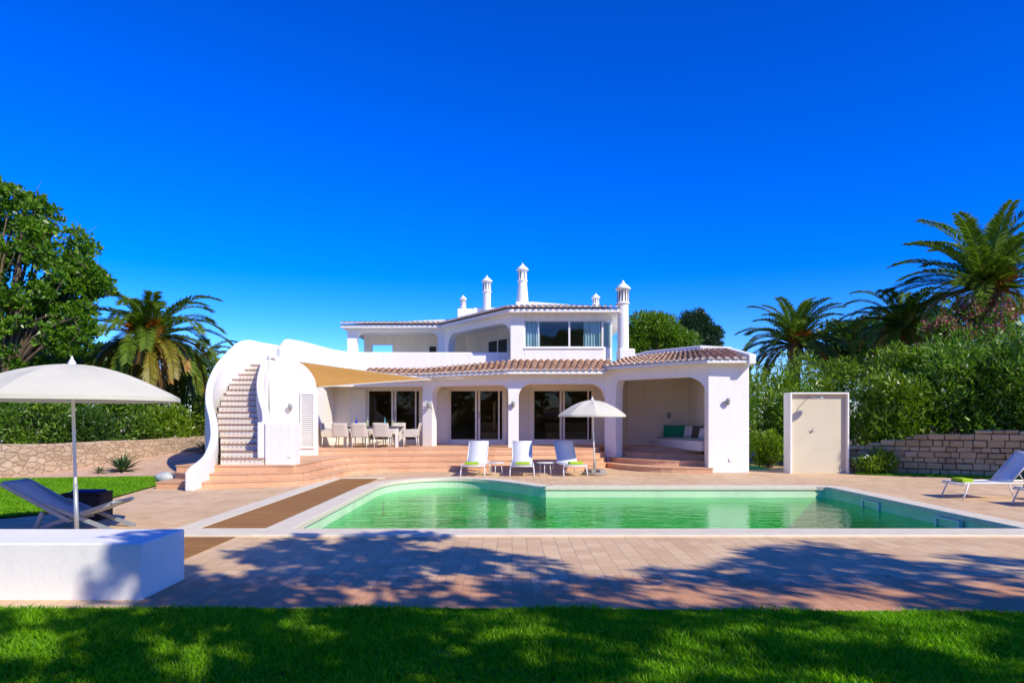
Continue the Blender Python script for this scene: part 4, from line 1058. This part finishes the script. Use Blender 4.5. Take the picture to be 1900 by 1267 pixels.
def ellipsoid_clumps(c, r, n, cr, surf=.55, zmin=None, keep=None):
    out=[]; 
    while len(out)<n:
        d=rng.normal(size=3); d/=np.linalg.norm(d); f=surf+(1-surf)*rng.random()
        p=np.array(c)+d*np.array(r)*f
        if zmin is not None and p[2]<zmin: continue
        if keep and not keep(p): continue
        out.append((*p,cr*(.6+.8*rng.random())))
    return out
def branch_tubes(mb, base, clumps, n, r0, zsplit):
    b=Vector(base); idx=rng.choice(len(clumps),min(n,len(clumps)),replace=False)
    s=b+Vector((0,0,zsplit))
    for i in idx:
        e=Vector(clumps[i][:3]); m=s.lerp(e,.5)+Vector((random.uniform(-.3,.3),random.uniform(-.3,.3),random.uniform(.1,.5)))
        pts=smooth_curve([s+Vector((random.uniform(-.08,.08),random.uniform(-.08,.08),random.uniform(-.4,.1))),m,e],4); mb.tube(pts,r0*.5,6,r1=r0*.10)
def shrub(name, loc, r, mat, label, cat='shrub', n=40, cr=.28, per=60, size=.14, asp=.16, stems=10, group=None, flowers=None, nfl=0, up=.5, surf=.5, zbase=None):
    x,y,z=loc; rx,ry,rz_=r; root=empty(name,(x,y,z),0,label,cat,group)
    cl=ellipsoid_clumps((0,0,rz_*.95),(rx,ry,rz_),n,cr,surf,zmin=.12)
    np_mesh('foliage',clump_leaves(cl,per,size,asp,up),4,mat,root)
    g=MB()
    for i in range(stems):
        e=Vector(cl[i%len(cl)][:3]); g.tube(smooth_curve([(random.uniform(-.2,.2)*rx,random.uniform(-.2,.2)*ry,-.1),(e.x*.5,e.y*.5,e.z*.55),tuple(e)],3),.022,5,r1=.008)
    g.build('stems',M['bark'],root)
    if flowers:
        c=np.array(cl); k=rng.integers(0,len(c),nfl); d=rng.normal(size=(nfl,3)); d[:,2]=np.abs(d[:,2])*.7; d[:,1]-=.5; d/=np.linalg.norm(d,axis=1,keepdims=True)
        C=c[k,:3]+d*c[k,3:4]*1.05; C=np.repeat(C,6,axis=0)+rng.normal(size=(nfl*6,3))*.045; L=np.full(len(C),.06 if nfl<1000 else .085)
        np_mesh('flowers',leaf_quads(C,rng.normal(size=C.shape)+np.array([0,-.4,.3]),L,L*.5),4,flowers,root)
    return root
def palm(loc, crown_z, flen, label, n=46, trunk=.28, lean=(0,0), dry=10, fruit=3, seed=1, drp=.95, upw=.0, leaflets=84,gold=0):
    r_=np.random.default_rng(seed); x,y,z=loc; H=crown_z-z
    root=empty('palm_tree',loc,0,label,'palm','palm trees round the garden')
    top=Vector((lean[0],lean[1],H))
    g=MB(); g.tube(smooth_curve([(0,0,-.2),(lean[0]*.3,lean[1]*.3,H*.5),tuple(top)],5),[trunk*1.15]+[trunk*(1+.06*((i%2)*2-1)) for i in range(9)]+[trunk*1.25],14); g.build('trunk',M['palmbark'],root)
    def fronds(num,mat,name,el0,el1,ln,drp,wd,dens):
        V=[]; gm=MB()
        for i in range(num):
            az=2*math.pi*(i*.381966+r_.random()*.12); f=(i+.5)/num
            el=el0+(el1-el0)*(f**.9)+r_.normal()*.07; L=ln*(.85+.25*r_.random())
            K=14; pts=[]; p=np.array([top.x+trunk*.5*math.cos(az),top.y+trunk*.5*math.sin(az),top.z+.1]); e=el
            for k in range(K+1):
                pts.append(p.copy()); e-= (drp*(.5+1.1*k/K)+r_.normal()*.008)/K*1.6
                e=max(e,-1.35)
                p=p+np.array([math.cos(az)*math.cos(e),math.sin(az)*math.cos(e),math.sin(e)])*L/K
            pts=np.array(pts)
            gm.tube([tuple(q) for q in pts],.028,4,cap=False,r1=.006)
            t=np.linspace(.10,.99,dens); fi=t*K; i0=np.minimum(fi.astype(int),K-1); fr=(fi-i0)[:,None]
            C=pts[i0]*(1-fr)+pts[i0+1]*fr; T=pts[i0+1]-pts[i0]; T/=np.linalg.norm(T,axis=1,keepdims=True)
            side=np.array([-math.sin(az),math.cos(az),0.]); nn=np.cross(T,side)
            nn*=np.sign(nn[:,2:3]+1e-6)
            for s in (-1,1):
                D=side*s*.80+T*.75+nn*(.35 if True else 0)+r_.normal(size=C.shape)*.07
                Ls=wd*np.sin(np.pi*(.12+.80*t))**.6*(.9+.2*r_.random(len(t)))
                D=D/np.linalg.norm(D,axis=1,keepdims=True); W_=np.cross(D,nn); W_/=np.linalg.norm(W_,axis=1,keepdims=True)+1e-9
                q=np.zeros((len(t),4,3)); ww=flen*.0095
                q[:,0]=C; q[:,1]=C+D*Ls[:,None]*.4+W_*ww; q[:,2]=C+D*Ls[:,None]; q[:,2,2]-=Ls*.18; q[:,3]=C+D*Ls[:,None]*.4-W_*ww
                V.append(q.reshape(-1,3))
        o=np_mesh(name,np.concatenate(V),4,mat,root); gm.build('frond_ribs',mat,o); return o
    fronds(n,M['frond'],'fronds',1.42+upw,-.25+upw,flen,drp,flen*.175,leaflets)
    if gold: fronds(gold,M['frond_gold'],'yellowing_fronds',.15,-.7,flen*.95,.9,flen*.15,60)
    if dry: fronds(dry,M['frond_dry'],'dry_fronds',.2,-1.1,flen*.78,.8,flen*.12,44)
    if fruit:
        V=[]; 
        for i in range(fruit):
            az=r_.uniform(-2.6,-.5); c0=np.array([top.x,top.y,top.z+.2]); d=np.array([math.cos(az)*.5,math.sin(az)*.5,.35]); c1=c0+d*flen*.30
            nn_=220; t=r_.random(nn_)[:,None]; a=r_.normal(size=(nn_,3))*.6+d; a/=np.linalg.norm(a,axis=1,keepdims=True)
            V.append(leaf_quads(c1+a*.05,a,flen*.17*(.7+.5*r_.random(nn_)),np.full(nn_,.012),droop=.3))
        np_mesh('date_stalks',np.concatenate(V),4,M['fruit'],root)
    g=MB(); g.lathe([(trunk*.9,H-.9),(trunk*1.5,H-.35),(trunk*1.35,H+.05),(.05,H+.35)],(lean[0],lean[1],0),14); g.build('crown_base',M['palmbark'],root)
    return root

# large tree at the left
tr=empty('broadleaf_tree',(-18.2,24.5,.3),0,'large leafy tree at the left edge with bare twigs showing inside its crown','tree')
cl=[]
for (px,py,rp,n) in ((20,420,75,40),(90,470,70,44),(20,520,110,56),(120,540,70,46),(60,620,100,50),(160,520,34,22),(-80,500,120,40),(150,610,45,26),(60,390,30,12),(8,360,18,6)):
    c=P(px,py,24.5); rr=rp*24.5/FPX
    cl += [(a-tr.location.x,b-tr.location.y,c_-tr.location.z,q) for a,b,c_,q in ellipsoid_clumps((c.x,c.y+random.uniform(-.3,.6),c.z),(rr*1.06,rr*1.1,rr*1.06),int(n*1.1),.22,.5)]
np_mesh('crown',clump_leaves(cl,62,.19,.26,.25,.1),4,M['leaf_tree'],tr)
g=MB(); g.tube(smooth_curve([(0,.3,-.3),(.1,.2,1.5),(-.1,.1,3.0)],4),.34,12,r1=.24); branch_tubes(g,(-.1,.1,0),cl,60,.16,2.8)
for i in range(120):
    c=Vector(cl[int(rng.integers(len(cl)))][:3]); d=Vector(rng.normal(size=3)).normalized(); d.y-=.4
    g.tube([c,c+d*.45+Vector((0,0,.05)),c+d*.9+Vector((random.uniform(-.2,.2),0,random.uniform(-.1,.2)))],.016,4,r1=.005)
g.build('trunk',M['bark'],tr)

# oleander hedge on the left bank
GLH='oleander shrubs along the left wall'
hl=[(-17.2,21.2,.5,1.3,.82),(-15.6,21.7,.5,1.2,1.12),(-14.6,23.1,.5,1.15,.80),(-13.9,24.5,.5,1.1,1.2),(-13.3,25.9,.45,1.0,.86),(-16.9,23.4,.5,1.4,1.15),(-15.6,25.0,.5,1.4,1.2)]
hlab=['dark green oleander at the left edge behind the stone wall','dark green oleander behind the stone wall, directly under the large parasol canopy','dark green oleander behind the wall right of the parasol pole','dark green oleander behind the agave','dark green oleander at the right end of the left hedge','taller oleander in the second row under the broadleaf tree','taller oleander in the second row before the left palm']
for (x,y,z,r,h),l in zip(hl,hlab):
    shrub('oleander',(x,y,z),(r,r*.85,h),M[('leaf_ole','leaf_ole','leaf_dark','leaf_ole','leaf_yel','leaf_dark','leaf_ole')[hl.index((x,y,z,r,h))]],l,n=70,cr=.30,per=62,size=.17,asp=.14,group=GLH,flowers=M['flower'],nfl=10)
shrub('shrub',(-13.2,28.2,.4),(1.0,.8,1.75),M['leaf_yel'],'bright green bush between the left palm and the outside stair',n=60,cr=.32,per=90,size=.16,asp=.16)
shrub('shrub',(-14.9,28.4,.4),(1.4,.9,1.6),M['leaf_ole'],'dark bush under the drooping fronds of the left palm',n=60,cr=.32,per=70,size=.16,asp=.18)
shrub('shrub',(-18.9,27.5,.4),(2.6,1.2,2.1),M['leaf_dark'],'dark bush below the crown of the large left tree',n=110,cr=.4,per=80,size=.2,asp=.2)
palm((-14.3,27.0,.4),4.75,3.15,'palm with orange date stalks and drooping dry fronds left of the outside stair',n=40,dry=24,fruit=6,seed=3,gold=16)
palm((-15.2,33.0,.4),3.9,2.5,'smaller palm partly hidden behind the left palm and the stair',n=36,dry=6,fruit=0,seed=9)
# agave and yucca
def rosette(name,loc,n,L,wd,mat,label,cat,el0,el1,seed,bend=.5):
    r_=np.random.default_rng(seed); root=empty(name,loc,0,label,cat); g=MB()
    for i in range(n):
        az=2*math.pi*i*.381966; el=el0+(el1-el0)*(i/n)+r_.normal()*.1; l=L*(.75+.4*r_.random()); p=Vector((0,0,.02)); e=el; vs=[]; K=6
        s=Vector((-math.sin(az),math.cos(az),0))
        for k in range(K+1):
            w_=wd*(1-.15*k/K)*(1 if k<K*.5 else (1-(k/K-.5)*1.95)); up=Vector((-math.cos(az)*math.sin(e),-math.sin(az)*math.sin(e),math.cos(e)))
            vs += [p+s*w_+up*w_*.35,p-up*.004,p-s*w_+up*w_*.35]
            e-=bend/K; p=p+Vector((math.cos(az)*math.cos(e),math.sin(az)*math.cos(e),math.sin(e)))*l/K
        g.add(vs,[(3*k+q,3*k+q+1,3*k+q+4,3*k+q+3) for k in range(K) for q in (0,1)],True)
    g.build('leaves',mat,root); g=MB(); g.lathe([(.06,-.05),(.07,.05),(.03,.12)],(0,0,0),10); g.build('stem',M['palmbark'],root); return root
rosette('agave',(-11.75,20.6,.07),38,.66,.055,M['agave'],'spiky dark green agave in the sand below the left stone wall','agave',1.4,.1,4,.3)
rosette('agave',(-12.2,20.2,.06),14,.28,.035,M['agave'],'small agave rosette in front of the larger agave','agave',1.3,.2,5,.3)
rosette('yucca',(-11.3,25.2,.32),60,.85,.022,M['yucca'],'yellowish strappy yucca in front of the far end of the left wall','yucca',1.45,.3,6,.8)

# stone walls
def rubble_wall(name,path,z0,tops,th,mat,label,seed,capmat=None):
    r_=random.Random(seed); root=MB(); pts=smooth_curve([(a,b,0) for a,b in path],8); n=len(pts)
    tt=[]; zz=[]
    for i in range(n):
        f=i/(n-1)*(len(tops)-1); k=min(int(f),len(tops)-2); tt.append(tops[k]+(tops[k+1]-tops[k])*(f-k)+r_.uniform(-.015,.015)); q=min(int(f),len(z0)-2); zz.append(z0[q]+(z0[q+1]-z0[q])*(f-q))
    root.strip([(p.x,p.y) for p in pts],zz,tt,th); o=root.build(name,mat,bevel=.03); return tag(o,label,'wall')
rubble_wall('rubble_wall',[(-22,18.2),(-18,18.7),(-14.4,19.45),(-13.3,22),(-12.4,25),(-11.9,27.6),(-11.0,29)],[-.1,0,0,.0,.1,.2,.2],[.98,.97,.95,.95,.97,.99,.99],.35,M['rubble'],'low pinkish rubble wall below the left hedge',2)
# right wall: real blocks in courses
def block_wall(path,tops,th,label):
    r_=random.Random(5); root=empty('stone_wall',(path[len(path)//2][0],path[len(path)//2][1],0),0,label,'wall'); org=root.location
    pts=smooth_curve([(a,b,0) for a,b in path],10); cum=[0]
    for a,b in zip(pts,pts[1:]): cum.append(cum[-1]+(b-a).length)
    def at(s):
        s=min(max(s,0),cum[-1]-1e-4)
        for i in range(len(cum)-1):
            if s<=cum[i+1]:
                t=(s-cum[i])/(cum[i+1]-cum[i]); d=(pts[i+1]-pts[i]).normalized(); return pts[i].lerp(pts[i+1],t),d
    def top(s):
        f=s/cum[-1]*(len(tops)-1); k=min(int(f),len(tops)-2); return tops[k]+(tops[k+1]-tops[k])*(f-k)
    g=MB(org); z=0.0
    while z<max(tops):
        h=r_.uniform(.14,.21); s=r_.uniform(-.3,0)
        while s<cum[-1]:
            L=r_.uniform(.17,.44); gp=.008; a=max(0,s+gp); b=min(cum[-1],s+L-gp)
            zt=min(z+h-.018+r_.uniform(-.012,.012),top((a+b)/2)+r_.uniform(-.03,.03))
            if b-a>.06 and zt-z>.05:
                (p,d),(q,d2)=at(a),at(b); f=r_.uniform(-.03,.03); nb=Vector((-d.y,d.x,0)); nb2=Vector((-d2.y,d2.x,0)); j=lambda: Vector((r_.uniform(-.012,.012),r_.uniform(-.012,.012),r_.uniform(-.014,.014)))
                vs=[]
                for zz in (z+.004,zt):
                    for pp,off in ((p+nb*f,0),(q+nb2*f,0),(q+nb2*th,0),(p+nb*th,0)): vs.append(Vector((pp.x,pp.y,zz))+j())
                g.add(vs,[(3,2,1,0),(4,5,6,7),(0,1,5,4),(1,2,6,5),(2,3,7,6),(3,0,4,7)])
            s+=L
        z+=h
    o=g.build('blocks',m_island('limestone_blocks',[(.34,.24,.11),(.51,.37,.185),(.62,.46,.25),(.44,.33,.17)],.9,4,.8),root,bevel=.022)
    m=MB(org); m.strip([(p.x,p.y) for p in pts],[-.02]*len(pts),[max(.05,top(c)-.08) for c in cum],th*.8)
    mm=MB(org)
    for v in m.v: pass
    o2=m.build('mortar_core',plain('dark_mortar',(.15,.12,.085),.95),root); o2.location=(.03,.05,0)
    return root
block_wall([(9.9,22.3),(10.7,21.5),(11.6,20.95),(12.6,20.4),(14.2,19.5),(16.2,18.3),(18.5,17.0)],[.55,.95,1.25,1.36,1.36,1.36,1.36],.4,'shaded wall of rough limestone blocks at the right')

# right side planting
GR='oleander bushes above the right stone wall'
hr=[(12.7,22.6,1.1,1.3,1.5),(14.6,22.3,1.1,1.6,1.9),(16.6,21.4,1.1,1.7,2.0),(18.9,20.9,1.1,1.8,2.1),(14.2,24.6,1.2,1.7,2.0),(16.6,24.0,1.2,1.9,1.85),(19.4,23.6,1.2,2.0,2.0)]
hlr=['oleander at the left end above the stone wall, beside the shower wall','oleander with white flowers over the middle of the stone wall','oleander over the stone wall behind the side on lounger','oleander over the stone wall at the right edge','taller oleander in the back row right of the small palm','taller oleander in the back row under the magenta bush','taller oleander in the back row under the tallest palm']
for (x,y,z,r,h),l in zip(hr,hlr):
    shrub('oleander',(x,y,z-.5),(r,r*.85,h*(.85,1,1.06,.95,1,1.1,1)[hr.index((x,y,z,r,h))]),M[('leaf_yel','leaf_ole','leaf_ole','leaf_ole','leaf_yel','leaf_ole','leaf_yel')[hr.index((x,y,z,r,h))]],l,n=95,cr=.38,per=105,size=.21,asp=.13,group=GR,flowers=M['flower'],nfl=26)
GY='yellow green bushes right of the villa'
for (x,y,z,r,h),l in zip([(9.6,26.4,.0,1.4,2.0),(11.4,26.8,.0,1.5,2.15),(13.0,27.4,.1,1.4,2.1),(10.6,24.9,0,1.1,1.5)],['yellow green bush behind the right corner of the villa','yellow green bush behind the shower wall','yellow green bush right of the shower wall under the small palm','dark leaved bush close behind the shower wall']):
    shrub('shrub',(x,y,z),(r,r*.8,h),M['leaf_yel'] if 'yellow' in l else M['leaf_ole'],l,n=100,cr=.36,per=66,size=.20,asp=.13,group=GY if 'yellow' in l else None)
shrub('oleander',(8.35,24.9,0),(.65,.5,1.5),M['leaf_ole'],'oleander with a red flower beside the right corner of the villa',n=50,cr=.28,per=60,size=.18,asp=.13,flowers=M['flower_red'],nfl=3)
shrub('shrub',(8.9,23.6,0),(.42,.4,.65),M['leaf_yel'],'small bright bush in the gap between the villa and the shower wall',n=34,cr=.2,per=70,size=.14,asp=.16)
shrub('shrub',(11.05,20.75,0),(.55,.42,.36),M['leaf_yel'],'small bright bush at the foot of the stone wall beside the shower wall',n=36,cr=.17,per=70,size=.12,asp=.16,flowers=M['flower'],nfl=9)
shrub('bougainvillea',(17.6,25.6,1.6),(2.4,1.3,2.45),M['leaf_ole'],'tall reddish bougainvillea tumbling below the tallest palm',n=120,cr=.36,per=60,size=.16,asp=.25,flowers=M['bract'],nfl=1500)
palm((14.1,34.0,0),5.25,3.0,'small palm with orange date stalks right of the villa roof',n=46,dry=6,fruit=3,seed=21,trunk=.26,drp=.78,upw=.1)
palm((18.3,32.0,.5),5.9,2.9,'middle palm half hidden behind the yellow green bushes',n=44,dry=8,fruit=0,seed=25)
palm((19.5,28.0,1),6.9,3.65,'tallest palm with an orange fruit cluster at the right edge',n=54,dry=8,fruit=4,seed=31,trunk=.36,upw=.22,drp=.66)

# trees behind the villa
def round_tree(name,loc,blobs,mat,label,cr,n,per,size,asp,trunkh):
    root=empty(name,loc,0,label,'tree'); cl=[]
    for (px,py,rx,ry) in blobs:
        c=P(px,py,loc[1]); k=loc[1]/FPX
        cl += [(a-loc[0],b-loc[1],c_-loc[2],q) for a,b,c_,q in ellipsoid_clumps((c.x,c.y,c.z),(rx*k,rx*k,ry*k),n,cr,.5)]
    np_mesh('crown',clump_leaves(cl,per,size,asp,.3),4,mat,root)
    g=MB(); g.tube([(0,0,-.3),(.1,0,trunkh*.5),(0,0,trunkh)],.35,10,r1=.22); branch_tubes(g,(0,0,0),cl,14,.2,trunkh*.85); g.build('trunk',M['bark'],root); return root
round_tree('pine_tree',(12.0,55,0),[(1200,612,34,30),(1232,616,34,32),(1256,640,30,28),(1182,632,22,28)],M['leaf_pine'],'rounded bright green pine behind the villa chimney',.55,44,130,.34,.12,6.5)
round_tree('cypress_tree',(15.6,60,0),[(1276,600,9,16),(1297,594,7,13),(1306,606,12,10),(1290,622,22,16),(1318,634,18,16),(1325,620,8,8)],M['leaf_blue'],'dark ragged conifer behind the pine',.42,22,80,.36,.10,6.0)
round_tree('broadleaf_tree',(22.5,40,0),[(1560,650,60,50),(1620,650,60,60),(1700,640,70,60)],M['leaf_dark'],'dark tree behind the middle palm',.6,50,90,.34,.2,5.0)
round_tree('broadleaf_tree',(-24,36,0),[(20,640,90,60),(130,680,60,40),(200,690,50,36)],M['leaf_dark'],'dark tree behind the large left tree and left palm',.6,50,90,.34,.2,5.0)

# ------------------------------------------------------------------ trees behind the camera that throw the foreground shade
def on_ground(px,py): 
    p=G(px,py); return p.x,p.y
LIT=[(95,1198,95,23),(325,1193,110,15),(355,1222,30,17),(522,1136,27,6),(587,1153,27,11),(530,1175,25,17),(460,1240,50,22),(607,1241,22,13),(900,1192,55,20),(65,1123,65,11),(890,1155,40,7),(1006,1198,56,20),(1242,1230,92,38),(1285,1172,30,10),(1430,1172,70,20),(1712,1190,67,22),(1832,1225,67,27),(1722,1148,132,14),(597,1018,47,23),(638,1042,26,16),(421,1030,51,30),(805,1050,23,16),(464,1070,24,18),(739,1103,39,25),(655,1093,23,25),(862,1081,60,19),(318,1100,33,12),(422,1103,22,7),(1086,1067,34,11),(1343,1104,75,20),(1563,1118,81,14),(1646,1062,58,10),(1825,1095,80,9),(1195,1065,65,13),(1130,1106,50,6)]
DARK=[(542,1033,80,35),(722,1031,80,37),(870,1042,58,20),(775,994,47,6),(966,1034,20,12),(999,1090,53,32),(1365,1073,115,19),(1499,1033,101,27),(1625,1065,125,35),(1842,1058,62,28),(1769,1120,99,22),(1152,1088,107,12)]
def inell(px,py,L):
    q=(1.36 if py>1126 else 1.18) if L is LIT else 1.04
    return any(((px-a)/(c*q))**2+((py-b)/(d*q))**2<1 for a,b,c,d in L)
pts_=[]
rs=random.Random(4)
X_=-7.5
while X_<10:
    Y_=2.6
    while Y_<9.9:
        x=X_+rs.uniform(-.2,.2); y=Y_+rs.uniform(-.2,.2)
        px=CX+x*FPX/y; py=CY+EYE*FPX/y
        low=(1068+14*math.sin(px*.037)) if px<1040 else 1112+14*math.sin(px*.031)
        if px<300: low=1155+10*math.sin(px*.03)
        dark=(py>low and not inell(px,py,LIT)) or inell(px,py,DARK)
        if py>1270: dark=rs.random()<.6
        if dark: pts_.append((x,y,0))
        Y_+=.34
    X_+=.34
for k in range(15): pts_.append((-3.40+rs.uniform(-.08,.1),rs.uniform(6.5,7.25),rs.uniform(.05,.55)))
SMALL=[(-3.72,6.4,.36,.10),(-3.80,6.4,.22,.09),(-3.66,6.4,.12,.12),(-3.86,6.4,.06,.10),(-3.60,6.9,.53,.13),(-3.9,6.75,.53,.10)]
cl=[]
for (x,y,z) in pts_:
    t=rs.uniform(6.0,8.2); cl.append((x+.93*t,y-.90*t,z+t,rs.uniform(.17,.27)))
for (x,y,z,r_s) in SMALL:
    t=rs.uniform(6.0,8.2); cl.append((x+.93*t,y-.90*t,z+t,r_s))
def shade_tree(base,cls,label,per,size,asp):
    root=empty('broadleaf_tree',base,0,label,'tree'); b=Vector(base); loc=[(c[0]-b.x,c[1]-b.y,c[2]-b.z,c[3]) for c in cls]
    np_mesh('crown',clump_leaves(loc,per,size,asp,.1,.2),4,M['leaf_tree'],root)
    g=MB(); g.tube(smooth_curve([(0,0,-.3),(.15,.1,2),(0,0,3.6)],4),.3,12,r1=.2); branch_tubes(g,(0,0,0),loc,26,.14,3.4); g.build('trunk',M['bark'],root); return root
shade_tree((4.2,-4.0,0),[c for c in cl if c[0]<6.2],'tall leafy tree on the front lawn behind the camera',62,.19,.30)
shade_tree((10.8,-4.2,0),[c for c in cl if c[0]>=6.2],'second leafy tree on the front lawn, behind and right of the camera',60,.21,.2)
cl=[]
for k in range(620):
    f=.09+.91*rs.random(); x=10.6+7.4*f; y=21.5-4.2*f-rs.random()*.5; z=rs.uniform(-.1,2.6); t=rs.uniform(5.0,8.0); cl.append((x+.93*t,y-.9*t,z+t,rs.uniform(.25,.42)))
shade_tree((19.0,14.5,0),cl,'leafy tree right of the frame shading the stone wall',60,.24,.3)
# trees across the lawn behind the camera, mirrored in the glass
def plain_tree(loc,r,h,mat,label,n):
    root=empty('garden_tree',loc,0,label,'tree','trees at the far end of the front lawn')
    cl=ellipsoid_clumps((0,0,h*.58),(r,r,h*.42),n,.8,.45)
    np_mesh('crown',clump_leaves(cl,70,.5,.3,.3),4,mat,root)
    g=MB(); g.tube([(0,0,-.3),(.1,0,h*.25),(0,0,h*.5)],.3,10,r1=.16); branch_tubes(g,(0,0,0),cl,12,.2,h*.3); g.build('trunk',M['bark'],root); return root
for x,y,r,h,m,l in ((-16,-17,5,8.5,'leaf_tree','tree farthest left at the end of the front lawn behind the camera'),(-7.5,-20,5,10,'leaf_dark','tall dark tree left of centre behind the camera'),(1,-19,4.6,7.5,'leaf_tree','lower leafy tree straight behind the camera'),(10,-21,5.4,10.5,'leaf_dark','tallest dark tree right of centre behind the camera'),(19,-17,5,8,'leaf_tree','tree farthest right at the end of the front lawn behind the camera')):
    plain_tree((x,y,0),r,h,M[m],l,46)
for x,y,l in ((-11.5,-16,'wide shrub between the two left trees behind the camera'),(-3,-16.5,'wide shrub left of the lower tree behind the camera'),(5.5,-16.5,'wide shrub right of the lower tree behind the camera'),(14.5,-16,'wide shrub between the two right trees behind the camera')):
    shrub('shrub',(x,y,0),(3.6,1.4,1.5),M['leaf_ole'],l,n=60,cr=.6,per=60,size=.34,asp=.2)
